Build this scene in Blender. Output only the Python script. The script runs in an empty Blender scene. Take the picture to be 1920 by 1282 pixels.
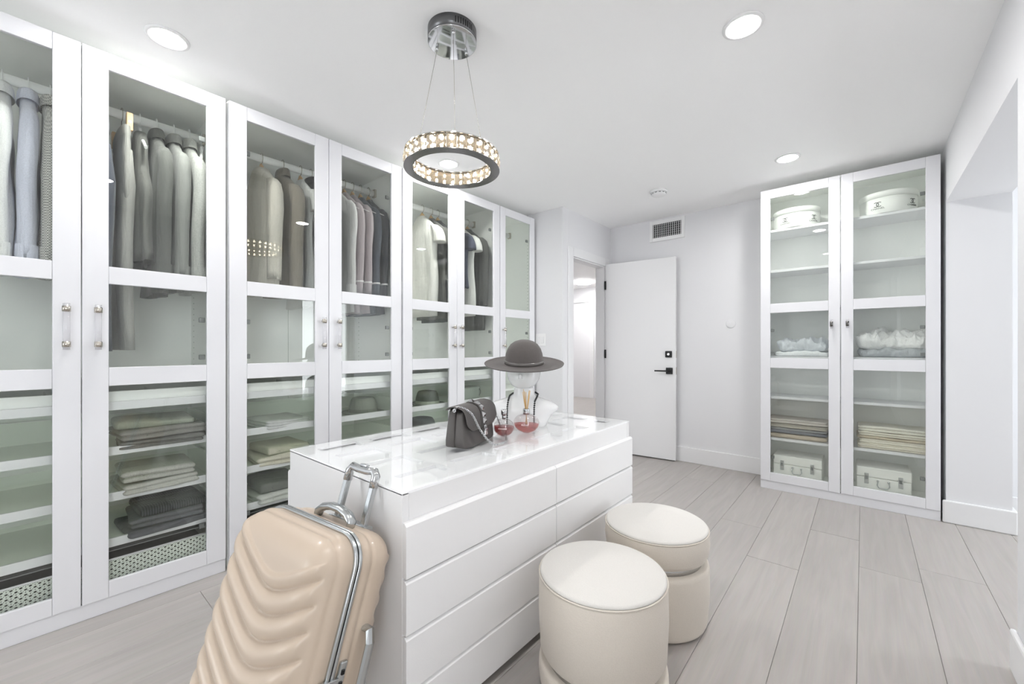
import bpy, bmesh, math, random
from mathutils import Vector, Matrix, noise
random.seed(7)
R = math.radians
sc = bpy.context.scene
C = sc.collection

# ------------------------------------------------------------------ camera
F_PX, HORIZON = 774.0, 650.0
cam_d = bpy.data.cameras.new('camera'); cam_d.sensor_width = 36.0
cam_d.lens = F_PX / 1920.0 * 36.0
cam_d.shift_y = (HORIZON - 641.0) / 1920.0
cam_d.clip_start = 0.02
cam = bpy.data.objects.new('camera', cam_d); C.objects.link(cam)
cam.location = (0, 0, 1.12)
cam.rotation_euler = (R(90), 0, math.atan(658.0 / 774.0))
sc.camera = cam

# ------------------------------------------------------------------ world, exposure
w = bpy.data.worlds.new('world'); sc.world = w; w.use_nodes = True
bg = w.node_tree.nodes['Background']
bg.inputs[0].default_value = (0.94, 0.97, 1.01, 1)
bg.inputs[1].default_value = 4.0
LAMP = 150.0          # radiance of the recessed downlight lenses
LED = 45.0           # radiance of the chandelier's LED strip
vs = sc.view_settings
vs.view_transform = 'Standard'; vs.look = 'None'; vs.exposure = 1.10; vs.gamma = 1.0
vs.use_curve_mapping = False
cy = sc.cycles
cy.max_bounces = 24; cy.diffuse_bounces = 14; cy.glossy_bounces = 6
cy.transmission_bounces = 12; cy.transparent_max_bounces = 40
cy.caustics_refractive = False; cy.caustics_reflective = True; cy.blur_glossy = 1.0
cy.sample_clamp_indirect = 6.0

YFW = -3.2
# daylight portals: guide the sky's light through the added, unseen windows
def portal(loc, rot, sx, sy):
    l = bpy.data.lights.new('added_window_portal', 'AREA'); l.shape = 'RECTANGLE'; l.size = sx; l.size_y = sy
    l.cycles.is_portal = True
    o = bpy.data.objects.new('added_window_portal', l); C.objects.link(o); o.location = loc; o.rotation_euler = rot
portal((-2.45, YFW-.06, 1.22), (R(90), 0, 0), 1.0, 2.1)       # added window behind the camera (faces +y)
portal((.56, -.8, 1.25), (R(90), 0, R(90)), .8, 1.9)     # added window to the right behind the camera
portal((2.86, 3.45, 1.15), (R(90), 0, R(90)), 1.3, 2.1)     # added window of the next room (faces -x)

# ------------------------------------------------------------------ helpers
def lin(r, g=None, b=None):
    if g is None: g = b = r
    f = lambda c: (c/255/12.92) if c/255 <= .04045 else ((c/255+.055)/1.055)**2.4
    return (f(r), f(g), f(b), 1)

MATS = {}
def newmat(name):
    m = bpy.data.materials.new(name); m.use_nodes = True
    MATS[name] = m
    return m, m.node_tree.nodes, m.node_tree.links

def solid(name, col, rough=.5, metal=0.0, bump=0.0, bscale=200.0, var=0.0, vscale=4.0, coat=0.0, emit=None, estr=0.0, sheen=0.0, stretch=(1,1,1), spec=.5):
    m, n, l = newmat(name)
    b = n['Principled BSDF']
    b.inputs['Base Color'].default_value = col
    b.inputs['Roughness'].default_value = rough
    b.inputs['Metallic'].default_value = metal
    b.inputs['Specular IOR Level'].default_value = spec
    b.inputs['Coat Weight'].default_value = coat
    b.inputs['Sheen Weight'].default_value = sheen
    if emit:
        b.inputs['Emission Color'].default_value = emit; b.inputs['Emission Strength'].default_value = estr
    tc = n.new('ShaderNodeTexCoord'); mp = n.new('ShaderNodeMapping'); mp.inputs['Scale'].default_value = stretch
    l.new(tc.outputs['Object'], mp.inputs['Vector'])
    nz = n.new('ShaderNodeTexNoise'); nz.inputs['Scale'].default_value = vscale; nz.inputs['Detail'].default_value = 4
    l.new(mp.outputs[0], nz.inputs['Vector'])
    mx = n.new('ShaderNodeMix'); mx.data_type = 'RGBA'
    mx.inputs[6].default_value = tuple(c*(1-var) for c in col[:3]) + (1,)
    mx.inputs[7].default_value = tuple(min(1, c*(1+var)) for c in col[:3]) + (1,)
    l.new(nz.outputs['Fac'], mx.inputs[0]); l.new(mx.outputs[2], b.inputs['Base Color'])
    if bump:
        n2 = n.new('ShaderNodeTexNoise'); n2.inputs['Scale'].default_value = bscale; n2.inputs['Detail'].default_value = 3
        l.new(mp.outputs[0], n2.inputs['Vector'])
        bp = n.new('ShaderNodeBump'); bp.inputs['Strength'].default_value = bump; bp.inputs['Distance'].default_value = .002
        l.new(n2.outputs['Fac'], bp.inputs['Height']); l.new(bp.outputs[0], b.inputs['Normal'])
    return m

def fabric(name, col, scale=260.0, contrast=.18, rough=.9, stripes=None, check=None, wrinkle=0.0):
    """woven cloth: two crossing fine waves for the weave; optional ribs or a small check"""
    m, n, l = newmat(name)
    b = n['Principled BSDF']; b.inputs['Roughness'].default_value = rough
    b.inputs['Specular IOR Level'].default_value = .2; b.inputs['Sheen Weight'].default_value = .15
    tc = n.new('ShaderNodeTexCoord')
    nz = n.new('ShaderNodeTexNoise'); nz.inputs['Scale'].default_value = scale; nz.inputs['Detail'].default_value = 2
    l.new(tc.outputs['Object'], nz.inputs['Vector'])
    mx = n.new('ShaderNodeMix'); mx.data_type = 'RGBA'
    mx.inputs[6].default_value = tuple(c*(1-contrast) for c in col[:3]) + (1,)
    mx.inputs[7].default_value = tuple(min(1, c*(1+contrast)) for c in col[:3]) + (1,)
    l.new(nz.outputs['Fac'], mx.inputs[0])
    out = mx.outputs[2]
    if check:
        ck = n.new('ShaderNodeTexChecker'); ck.inputs['Scale'].default_value = check[0]
        ck.inputs[1].default_value = (1, 1, 1, 1); ck.inputs[2].default_value = (check[1],)*3 + (1,)
        l.new(tc.outputs['Object'], ck.inputs['Vector'])
        m2 = n.new('ShaderNodeMix'); m2.data_type = 'RGBA'; m2.blend_type = 'MULTIPLY'; m2.inputs[0].default_value = 1
        l.new(out, m2.inputs[6]); l.new(ck.outputs[0], m2.inputs[7]); out = m2.outputs[2]
    h = nz.outputs['Fac']
    if stripes:
        wv = n.new('ShaderNodeTexWave'); wv.inputs['Scale'].default_value = stripes; wv.bands_direction = 'Y'
        l.new(tc.outputs['Object'], wv.inputs['Vector'])
        m3 = n.new('ShaderNodeMix'); m3.data_type = 'RGBA'; m3.blend_type = 'MULTIPLY'; m3.inputs[0].default_value = .6
        l.new(out, m3.inputs[6]); l.new(wv.outputs[0], m3.inputs[7]); out = m3.outputs[2]; h = wv.outputs[0]
    l.new(out, b.inputs['Base Color'])
    bp = n.new('ShaderNodeBump'); bp.inputs['Strength'].default_value = .35; bp.inputs['Distance'].default_value = .0015
    l.new(h, bp.inputs['Height'])
    if wrinkle:
        mp = n.new('ShaderNodeMapping'); mp.inputs['Scale'].default_value = (26, 26, 5); l.new(tc.outputs['Object'], mp.inputs[0])
        n3 = n.new('ShaderNodeTexNoise'); n3.inputs['Scale'].default_value = 1.0; n3.inputs['Detail'].default_value = 3; n3.inputs['Distortion'].default_value = .6
        l.new(mp.outputs[0], n3.inputs['Vector'])
        b3 = n.new('ShaderNodeBump'); b3.inputs['Strength'].default_value = wrinkle; b3.inputs['Distance'].default_value = .02
        l.new(n3.outputs['Fac'], b3.inputs['Height']); l.new(b3.outputs[0], bp.inputs['Normal'])
    l.new(bp.outputs[0], b.inputs['Normal'])
    return m

def thin_glass(name, tint, refl=1.0, rough=.0, frost=0.0, frost_col=(.9, .9, .9, 1)):
    """architectural glass: clear tinted transmission with Schlick reflection, optional white frosting"""
    m, n, l = newmat(name)
    for x in list(n):
        if x.type != 'OUTPUT_MATERIAL': n.remove(x)
    out = [x for x in n if x.type == 'OUTPUT_MATERIAL'][0]
    tr = n.new('ShaderNodeBsdfTransparent'); tr.inputs[0].default_value = tint
    gl = n.new('ShaderNodeBsdfGlossy'); gl.inputs['Roughness'].default_value = rough
    lw = n.new('ShaderNodeLayerWeight'); lw.inputs[0].default_value = .5
    pw = n.new('ShaderNodeMath'); pw.operation = 'POWER'; pw.inputs[1].default_value = 5.0
    l.new(lw.outputs['Facing'], pw.inputs[0])
    ma = n.new('ShaderNodeMath'); ma.operation = 'MULTIPLY_ADD'; ma.inputs[1].default_value = .9*refl; ma.inputs[2].default_value = .04*refl
    l.new(pw.outputs[0], ma.inputs[0])
    base = tr.outputs[0]
    if frost:
        df = n.new('ShaderNodeBsdfPrincipled'); df.inputs['Base Color'].default_value = frost_col; df.inputs['Roughness'].default_value = .4
        m0 = n.new('ShaderNodeMixShader'); m0.inputs[0].default_value = frost
        l.new(tr.outputs[0], m0.inputs[1]); l.new(df.outputs[0], m0.inputs[2]); base = m0.outputs[0]
    mx = n.new('ShaderNodeMixShader'); l.new(ma.outputs[0], mx.inputs[0]); l.new(base, mx.inputs[1]); l.new(gl.outputs[0], mx.inputs[2])
    l.new(mx.outputs[0], out.inputs[0])
    return m

# ---- materials
M_WALL = solid('wall_paint', lin(227, 227, 229), .6, bump=.05, bscale=300)
M_CEIL = solid('ceiling_paint', lin(250, 250, 250), .7, bump=.04, bscale=250)
M_TRIM = solid('trim_paint', lin(231, 231, 232), .35)
M_LACQ = solid('white_lacquer', lin(227, 227, 230), .32, bump=.03, bscale=120, stretch=(1, 1, .05))
M_CARC = solid('white_foil_carcass', lin(250, 251, 249), .45)
M_ISL = solid('island_linen_lacquer', lin(228, 227, 227), .35, bump=.12, bscale=420)
M_ISLTOP = solid('island_gloss_white', lin(250, 250, 251), .12)
M_GLASS = thin_glass('green_tinted_glass', (.982, .994, .979, 1), 1.25)
M_GTOP = thin_glass('island_glass', (.995, .998, .996, 1), .75)
M_DGLASS = thin_glass('drawer_glass', (.935, .958, .925, 1), .7)
M_STEEL = solid('brushed_nickel', lin(200, 194, 184), .25, 1.0)
M_CHROME = solid('chrome', lin(205, 206, 207), .08, 1.0)
M_SATIN = solid('satin_chrome', lin(196, 199, 200), .22, 1.0)
M_DKCHROME = solid('dark_chrome', lin(120, 118, 116), .16, 1.0)
M_CANOPY = solid('canopy_grey_metal', lin(112, 112, 113), .3, .8)
M_BLACK = solid('black_metal', lin(28, 28, 29), .4, .3)
M_DARK = solid('painted_shade', lin(25, 25, 25), .9)  # dark colour standing in for the shade inside recesses
M_GREY = solid('grey_plastic', lin(120, 122, 122), .5)
M_SLOT = solid('shelf_pin_holes', lin(150, 158, 148), .8)
M_ACRYL = thin_glass('clear_acrylic', (.93, .93, .94, 1), 1.5, .02, .22, (.86, .85, .87, 1))
M_LENS = solid('downlight_lens', (1, 1, 1, 1), .5, emit=(1, .99, .98, 1), estr=LAMP)
M_HLENS = solid('hall_lamp_lens', (1, 1, 1, 1), .5, emit=(1, .99, .98, 1), estr=50.0)
M_LED = solid('led_strip', (1, 1, 1, 1), .5, emit=(1, .93, .82, 1), estr=LED)
M_PLASTIC = solid('white_plastic', lin(238, 238, 238), .4)
M_CREAM = fabric('cream_upholstery', lin(212, 204, 193), 300, .06)
M_CREAMTOP = fabric('cream_seat_top', lin(212, 209, 204), 300, .05)
M_CASE = solid('beige_polycarbonate', lin(190, 173, 155), .34, bump=.10, bscale=700, coat=.15)
M_FELT = fabric('grey_felt', lin(92, 87, 85), 500, .25)
M_RIBBON = solid('grey_ribbon', lin(92, 88, 86), .25)
M_LEATHER = solid('charcoal_leather', lin(78, 74, 72), .5, bump=.3, bscale=900, var=.08, vscale=300)
M_BEAD = solid('black_bead', lin(45, 46, 47), .2)
M_REED = solid('rattan_reed', lin(190, 156, 104), .7)
M_BUST = thin_glass('clear_bust_acrylic', (.97, .97, .97, 1), 1.2, .03, .55, (.93, .93, .93, 1))
M_BOTTLE = thin_glass('bottle_glass', (.95, .945, .94, 1), 2.6, 0, .05, (.9, .9, .9, 1))
M_RED = thin_glass('red_liquid', (.88, .42, .40, 1), .6, 0, .35, lin(186, 98, 94))
M_DRED = thin_glass('dark_red_liquid', (.70, .10, .10, 1), .8, 0, .42, lin(136, 28, 28))
M_PRINT = solid('white_print', lin(250, 248, 246), .5)
M_INK = solid('grey_print', lin(95, 98, 95), .6)
M_BOX = solid('white_box_card', lin(244, 245, 242), .5)
M_TRUNK = solid('white_trunk_leather', lin(240, 240, 236), .5, bump=.1, bscale=500)
M_WOODH = solid('hanger_wood', lin(214, 176, 128), .45, var=.12, vscale=20, stretch=(1, 1, 6))

def perforated(name, col):
    m, n, l = newmat(name)
    b = n['Principled BSDF']; b.inputs['Base Color'].default_value = col; b.inputs['Roughness'].default_value = .45
    out = [x for x in n if x.type == 'OUTPUT_MATERIAL'][0]
    tc = n.new('ShaderNodeTexCoord'); sp = n.new('ShaderNodeSeparateXYZ'); l.new(tc.outputs['Object'], sp.inputs[0])
    def math_(op, a, bb=None):
        x = n.new('ShaderNodeMath'); x.operation = op
        for i, v in enumerate((a, bb)):
            if v is None: continue
            if isinstance(v, (int, float)): x.inputs[i].default_value = v
            else: l.new(v, x.inputs[i])
        return x.outputs[0]
    along = math_('ADD', sp.outputs[0], sp.outputs[1])
    def dots(px, pz, ox, oz, rx, rz):
        u = math_('PINGPONG', math_('ADD', along, ox), px/2); v = math_('PINGPONG', math_('ADD', sp.outputs[2], oz), pz/2)
        d = math_('ADD', math_('POWER', math_('DIVIDE', u, rx), 2), math_('POWER', math_('DIVIDE', v, rz), 2))
        return math_('LESS_THAN', d, 1.0)
    h = math_('MAXIMUM', dots(.024, .020, 0, 0, .0052, .0036), dots(.024, .020, .012, .010, .0052, .0036))
    h = math_('MAXIMUM', h, math_('MAXIMUM', dots(.024, .020, .006, .005, .0020, .0020), dots(.024, .020, .018, .005, .0020, .0020)))
    h = math_('MAXIMUM', h, math_('MAXIMUM', dots(.024, .020, 0, .010, .0022, .0026), dots(.024, .020, .012, 0, .0022, .0026)))
    tr = n.new('ShaderNodeBsdfTransparent'); mx = n.new('ShaderNodeMixShader')
    l.new(h, mx.inputs[0]); l.new(b.outputs[0], mx.inputs[1]); l.new(tr.outputs[0], mx.inputs[2]); l.new(mx.outputs[0], out.inputs[0])
    return m
M_PERF = perforated('perforated_white_metal', lin(222, 228, 220))
M_BASKETIN = solid('basket_dark_grey', lin(88, 90, 84), .7)  # darker grey for the basket floor

def wood_floor():
    m, n, l = newmat('grey_oak_plank')
    b = n['Principled BSDF']; b.inputs['Roughness'].default_value = .42; b.inputs['Specular IOR Level'].default_value = .4
    tc = n.new('ShaderNodeTexCoord'); oi = n.new('ShaderNodeObjectInfo')
    ad = n.new('ShaderNodeVectorMath'); ad.operation = 'ADD'
    sc_ = n.new('ShaderNodeVectorMath'); sc_.operation = 'SCALE'; sc_.inputs['Scale'].default_value = 37.0
    cb = n.new('ShaderNodeCombineXYZ'); l.new(oi.outputs['Random'], cb.inputs[0]); l.new(oi.outputs['Random'], cb.inputs[1])
    l.new(cb.outputs[0], sc_.inputs[0]); l.new(tc.outputs['Object'], ad.inputs[0]); l.new(sc_.outputs[0], ad.inputs[1])
    mp = n.new('ShaderNodeMapping'); mp.inputs['Scale'].default_value = (9, .7, 1); l.new(ad.outputs[0], mp.inputs[0])
    n1 = n.new('ShaderNodeTexNoise'); n1.inputs['Scale'].default_value = 3.0; n1.inputs['Detail'].default_value = 6; n1.inputs['Distortion'].default_value = .8
    l.new(mp.outputs[0], n1.inputs['Vector'])
    mp2 = n.new('ShaderNodeMapping'); mp2.inputs['Scale'].default_value = (140, 4, 1); l.new(ad.outputs[0], mp2.inputs[0])
    n2 = n.new('ShaderNodeTexNoise'); n2.inputs['Scale'].default_value = 1.5; n2.inputs['Detail'].default_value = 3; l.new(mp2.outputs[0], n2.inputs['Vector'])
    cr = n.new('ShaderNodeValToRGB'); cr.color_ramp.elements[0].position = .3; cr.color_ramp.elements[1].position = .75
    cr.color_ramp.elements[0].color = lin(171, 166, 162); cr.color_ramp.elements[1].color = lin(183, 178, 174)
    l.new(n1.outputs['Fac'], cr.inputs[0])
    m2 = n.new('ShaderNodeMix'); m2.data_type = 'RGBA'; m2.blend_type = 'MULTIPLY'; m2.inputs[0].default_value = .12
    l.new(cr.outputs[0], m2.inputs[6]); l.new(n2.outputs['Color'], m2.inputs[7])
    hs = n.new('ShaderNodeHueSaturation'); l.new(m2.outputs[2], hs.inputs['Color'])
    mr = n.new('ShaderNodeMapRange'); mr.inputs['To Min'].default_value = .96; mr.inputs['To Max'].default_value = 1.06
    l.new(oi.outputs['Random'], mr.inputs[0]); l.new(mr.outputs[0], hs.inputs['Value'])
    l.new(hs.outputs[0], b.inputs['Base Color'])
    bp = n.new('ShaderNodeBump'); bp.inputs['Strength'].default_value = .12; bp.inputs['Distance'].default_value = .001
    l.new(n2.outputs['Fac'], bp.inputs['Height']); l.new(bp.outputs[0], b.inputs['Normal'])
    return m
M_FLOOR = wood_floor()
M_SUBFLOOR = solid('plank_joint', lin(150, 146, 141), .8)

# ---- mesh builder
class MB:
    def __init__(s): s.v = []; s.f = []; s.sm = []
    def add(s, vs, fs, smooth=False):
        k = len(s.v); s.v += [tuple(p) for p in vs]
        for f in fs: s.f.append(tuple(i+k for i in f)); s.sm.append(smooth)
        return s
    def box(s, x0, x1, y0, y1, z0, z1):
        return s.add([(x0,y0,z0),(x1,y0,z0),(x1,y1,z0),(x0,y1,z0),(x0,y0,z1),(x1,y0,z1),(x1,y1,z1),(x0,y1,z1)],
              [(0,3,2,1),(4,5,6,7),(0,1,5,4),(1,2,6,5),(2,3,7,6),(3,0,4,7)])
    def loft(s, rings, cap=True, smooth=True, closed=False):
        n = len(rings[0]); vs = [p for r in rings for p in r]; fs = []
        m = len(rings)
        for i in range(m if closed else m-1):
            a = i*n; b = ((i+1) % m)*n
            for j in range(n):
                k = (j+1) % n
                fs.append((a+j, a+k, b+k, b+j))
        s.add(vs, fs, smooth)
        if cap and not closed:
            k = len(s.v) - len(vs)
            s.f.append(tuple(k+j for j in reversed(range(n)))); s.sm.append(False)
            s.f.append(tuple(k+(m-1)*n+j for j in range(n))); s.sm.append(False)
        return s
    def lathe(s, prof, seg=48, cx=0, cy=0, cap=True, smooth=True):
        return s.loft([[(cx+r*math.cos(2*math.pi*j/seg), cy+r*math.sin(2*math.pi*j/seg), z) for j in range(seg)] for r, z in prof], cap, smooth)
    def tube(s, path, rad, seg=10, closed=False, smooth=True, flat=1.0):
        P = [Vector(p) for p in path]; n = len(P); rings = []
        t0 = (P[1]-P[0]).normalized()
        up = Vector((0, 0, 1)) if abs(t0.z) < .9 else Vector((1, 0, 0))
        nv = (up - t0*up.dot(t0)).normalized()
        for i in range(n):
            if closed: t = (P[(i+1) % n]-P[i-1]).normalized()
            else: t = (P[min(i+1, n-1)]-P[max(i-1, 0)]).normalized()
            nv = (nv - t*nv.dot(t)).normalized(); bv = t.cross(nv)
            r = rad[i] if isinstance(rad, (list, tuple)) else rad
            rings.append([tuple(P[i] + nv*(r*math.cos(2*math.pi*j/seg)) + bv*(r*flat*math.sin(2*math.pi*j/seg))) for j in range(seg)])
        return s.loft(rings, True, smooth, closed)
    def build(s, name, mat, parent=None, loc=None, rot=None, bevel=0.0, seg=2, subd=0, weld=False):
        me = bpy.data.meshes.new(name); me.from_pydata(s.v, [], s.f); me.update()
        me.polygons.foreach_set('use_smooth', s.sm)
        bm = bmesh.new(); bm.from_mesh(me)
        if weld: bmesh.ops.remove_doubles(bm, verts=bm.verts, dist=1e-5)
        bmesh.ops.recalc_face_normals(bm, faces=bm.faces)
        bm.to_mesh(me); bm.free()
        me.materials.append(mat)
        o = bpy.data.objects.new(name, me); C.objects.link(o)
        if parent: o.parent = parent
        if loc: o.location = loc
        if rot: o.rotation_euler = rot
        if bevel:
            b = o.modifiers.new('bevel', 'BEVEL'); b.width = bevel; b.segments = seg; b.limit_method = 'ANGLE'; b.angle_limit = R(40)
        if subd:
            b = o.modifiers.new('subd', 'SUBSURF'); b.levels = subd; b.render_levels = subd
        return o

def box(name, mat, x0, x1, y0, y1, z0, z1, parent=None, bevel=0.0):
    return MB().box(x0, x1, y0, y1, z0, z1).build(name, mat, parent, bevel=bevel)
def tag(o, label=None, cat=None, group=None, kind=None):
    if label: o['label'] = label
    if cat: o['category'] = cat
    if group: o['group'] = group
    if kind: o['kind'] = kind
    return o
def thing(name, label, cat, loc=(0, 0, 0), rz=0.0, group=None):
    o = bpy.data.objects.new(name, None); C.objects.link(o); o.empty_display_size = .05
    o.location = loc; o.rotation_euler = (0, 0, rz)
    return tag(o, label, cat, group)
def struct(o): o['kind'] = 'structure'; return o
def clone(o, parent=None):
    c = o.copy(); C.objects.link(c); c.parent = parent
    for ch in list(o.children): clone(ch, c)
    return c
def ell(cx, cy, z, a, b, n=24, e=2.0, fn=None):
    out = []
    for j in range(n):
        t = 2*math.pi*j/n; c, s_ = math.cos(t), math.sin(t)
        x = a*math.copysign(abs(c)**(2/e), c); y = b*math.copysign(abs(s_)**(2/e), s_)
        if fn: x, y = fn(x, y, z)
        out.append((cx+x, cy+y, z))
    return out
def smooth01(a, b, x):
    t = max(0, min(1, (x-a)/(b-a))); return t*t*(3-2*t)
def rbox(mb, hx, hy, hz, r, n=(16, 8, 16), keep=None, disp=None, c=(0, 0, 0)):
    """rounded box from six gridded faces"""
    h = (hx, hy, hz)
    for ax in range(3):
        u, v = (ax+1) % 3, (ax+2) % 3
        for sg in (-1, 1):
            nu, nv = n[u], n[v]; grid = []
            for i in range(nu+1):
                for j in range(nv+1):
                    p = [0, 0, 0]; p[ax] = sg*h[ax]; p[u] = h[u]*(2*i/nu-1); p[v] = h[v]*(2*j/nv-1)
                    q = [max(-(h[k]-r), min(h[k]-r, p[k])) for k in range(3)]
                    d = Vector(p)-Vector(q)
                    P = Vector(q) + d.normalized()*r
                    N = d.normalized()
                    if disp: P = P + disp(P, N)
                    grid.append(P + Vector(c))
            fs = []
            for i in range(nu):
                for j in range(nv):
                    a = i*(nv+1)+j; f = (a, a+1, a+nv+2, a+nv+1)
                    if keep and not keep(sum((grid[k] for k in f), Vector())/4 - Vector(c)): continue
                    fs.append(f)
            mb.add(grid, fs, True)
    return mb
def text_mesh(body, size, depth=.0006, bold=0.0):
    cu = bpy.data.curves.new('lettering', 'FONT'); cu.body = body; cu.size = size; cu.extrude = depth; cu.align_x = 'CENTER'; cu.align_y = 'CENTER'; cu.offset = bold
    o = bpy.data.objects.new('lettering', cu); C.objects.link(o)
    dg = bpy.context.evaluated_depsgraph_get()
    me = bpy.data.meshes.new_from_object(o.evaluated_get(dg))
    bpy.data.objects.remove(o); bpy.data.curves.remove(cu)
    return me
def place_mesh(name, me, mat, parent, fn):
    for v in me.vertices: v.co = fn(v.co)
    me.materials.clear(); me.materials.append(mat)
    o = bpy.data.objects.new(name, me); C.objects.link(o); o.parent = parent
    return o

# ================================================================== the room
CEIL = 2.42
XL, XR, YB, YF = -3.06, .405, 4.17, YFW
# floor: slab with individual planks
fl = struct(box('floor', M_SUBFLOOR, XL-.1, 2.9, YF-.1, YB+.1, -.12, -.012))
PW = .23
known = {-2: (2.506, 1.83), -1: (3.115, 1.9), 0: (2.75, 1.9), 1: (2.92, 1.9), -3: (2.94, 1.85), -10: (.516, 1.8)}
pm = {}
def plank_mesh(L):
    key = round(L, 2)
    if key not in pm:
        b = MB(); hx, hy, e = PW/2-.0005, L/2-.0005, .0012
        b.add([(-hx,-hy,-.012),(hx,-hy,-.012),(hx,hy,-.012),(-hx,hy,-.012),(-hx,-hy,-e),(hx,-hy,-e),(hx,hy,-e),(-hx,hy,-e),
               (-hx+e,-hy+e,0),(hx-e,-hy+e,0),(hx-e,hy-e,0),(-hx+e,hy-e,0)],
              [(0,1,5,4),(1,2,6,5),(2,3,7,6),(3,0,4,7),(4,5,9,8),(5,6,10,9),(6,7,11,10),(7,4,8,11),(8,9,10,11)])
        o = b.build('plank', M_FLOOR); pm[key] = o.data; bpy.data.objects.remove(o)
    return pm[key]
for k in range(-14, 13):
    xc = -.016 + PW*k + PW/2
    if xc - PW/2 < XL-.1 or xc + PW/2 > 2.9: continue
    j0, L = known.get(k, (random.uniform(0, 1.8), 1.8))
    y = j0
    while y > YF: y -= L
    while y < YB:
        a, b_ = max(y, YF), min(y+L, YB)
        if b_-a > .05:
            ln = round(b_-a, 2)
            o = bpy.data.objects.new('plank', plank_mesh(ln)); C.objects.link(o); o.parent = fl; o.location = (xc, (a+b_)/2, 0)
        y += L
struct(box('ceiling', M_CEIL, XL-.1, 2.9, YF-.1, YB+.1, CEIL, CEIL+.12))
struct(box('wall_left', M_WALL, XL-.12, XL, YF-.1, 3.215, 0, CEIL))
struct(box('wall_return', M_WALL, XL-.12, -2.12, 3.215, 3.32, 0, CEIL))
DY0, DY1, DZ = 3.385, 4.03, 1.985      # doorway in the short wall x = -2.12
b = MB(); b.box(-2.22, -2.12, 3.3205, DY0, 0, CEIL); b.box(-2.22, -2.12, DY1, YB, 0, CEIL); b.box(-2.22, -2.12, DY0, DY1, DZ, CEIL)
struct(b.build('wall_doorway', M_WALL))
struct(box('wall_back', M_WALL, -2.22, 2.9, YB, YB+.1, 0, CEIL))
# right: wall with wide cased opening into the next room
b = MB(); b.box(XR, .68, -.4, 2.205, 0, CEIL); b.box(XR, .68, YF, -1.2, 0, CEIL); b.box(XR, .68, -1.2, -.4, 0, .3); b.box(XR, .68, -1.2, -.4, 2.2, CEIL)
struct(b.build('wall_right', M_WALL))
struct(box('wall_pier', M_WALL, XR, .68, 3.81, YB, 0, CEIL))
struct(box('wall_header', M_WALL, XR, .68, 2.205, 3.81, 2.045, CEIL))
# wall behind the camera with an unseen window added for daylight
b = MB(); b.box(XL, -2.95, YF-.1, YF, 0, CEIL); b.box(-1.95, .68, YF-.1, YF, 0, CEIL); b.box(-2.95, -1.95, YF-.1, YF, 0, .17); b.box(-2.95, -1.95, YF-.1, YF, 2.27, CEIL)
struct(b.build('wall_front', M_WALL))
w1 = struct(MB().box(-2.95, -1.95, YF-.09, YF-.02, .17, .22).box(-2.95, -1.95, YF-.09, YF-.02, 2.22, 2.27).box(-2.95, -2.9, YF-.09, YF-.02, .22, 2.22).box(-2.0, -1.95, YF-.09, YF-.02, .22, 2.22).build('added_window_1', M_TRIM, bevel=.003))
M_WIN = thin_glass('added_window_glass', (.98, .99, .985, 1))
box('pane', M_WIN, -2.9, -2.0, YF-.058, YF-.052, .22, 2.22, w1)
w3 = struct(MB().box(.52, .58, -1.2, -.4, .3, .35).box(.52, .58, -1.2, -.4, 2.15, 2.2).box(.52, .58, -1.2, -1.15, .35, 2.15).box(.52, .58, -.45, -.4, .35, 2.15).build('added_window_3', M_TRIM, bevel=.003))  # unseen side window, added to throw daylight on the wardrobes
box('pane', M_WIN, .547, .553, -1.15, -.45, .35, 2.15, w3)
# next room
b = MB(); b.box(2.8, 2.9, .4, 2.8, 0, CEIL); b.box(2.8, 2.9, 4.1, YB, 0, CEIL); b.box(2.8, 2.9, 2.8, 4.1, 0, .1); b.box(2.8, 2.9, 2.8, 4.1, 2.2, CEIL)
struct(b.build('wall_side', M_WALL)); struct(box('wall_near', M_WALL, .68, 2.9, .3, .4, 0, CEIL))
w2 = struct(MB().box(2.82, 2.88, 2.8, 4.1, .1, .15).box(2.82, 2.88, 2.8, 4.1, 2.15, 2.2).box(2.82, 2.88, 2.8, 2.85, .15, 2.15).box(2.82, 2.88, 4.05, 4.1, .15, 2.15).build('added_window_2', M_TRIM, bevel=.003))  # unseen window, added to bring daylight through the wide opening
box('pane', M_WIN, 2.847, 2.853, 2.85, 4.05, .15, 2.15, w2)
# hall beyond the doorway
b = MB(); b.box(-5.6, -2.22, 8.0, 8.1, 0, CEIL); b.box(-5.7, -5.6, 3.3, 8.1, 0, CEIL); b.box(-2.34, -2.22, YB+.1, 8.0, 0, CEIL); b.box(-5.6, XL-.12, 3.2, 3.3, 0, CEIL)
struct(b.build('wall_hall', M_WALL))
struct(box('floor_hall', M_FLOOR, -5.6, -2.22, 3.32, 8.0, -.12, 0)); struct(box('ceiling_hall', M_CEIL, -5.6, -2.22, 3.32, 8.0, CEIL, CEIL+.1))
# casing of the doorway
CX = -2.104
b = MB(); b.box(-2.12, CX, DY0-.085, DY0, 0, DZ+.085); b.box(-2.12, CX, DY1, DY1+.085, 0, DZ+.085); b.box(-2.12, CX, DY0, DY1, DZ, DZ+.085)
b.box(-2.22, -2.119, DY0, DY0+.012, 0, DZ-.012); b.box(-2.22, -2.119, DY1-.012, DY1, 0, DZ-.012); b.box(-2.22, -2.119, DY0, DY1, DZ-.012, DZ)
struct(b.build('trim_1', M_TRIM, bevel=.003))
# a panel of trim on the far hall wall seen through the doorway
struct(MB().box(-4.55, -4.45, 7.97, 8.0, 0, 2.1).box(-5.4, -4.45, 7.97, 8.0, 2.1, 2.2).build('trim_2', M_TRIM, bevel=.003))
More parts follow.
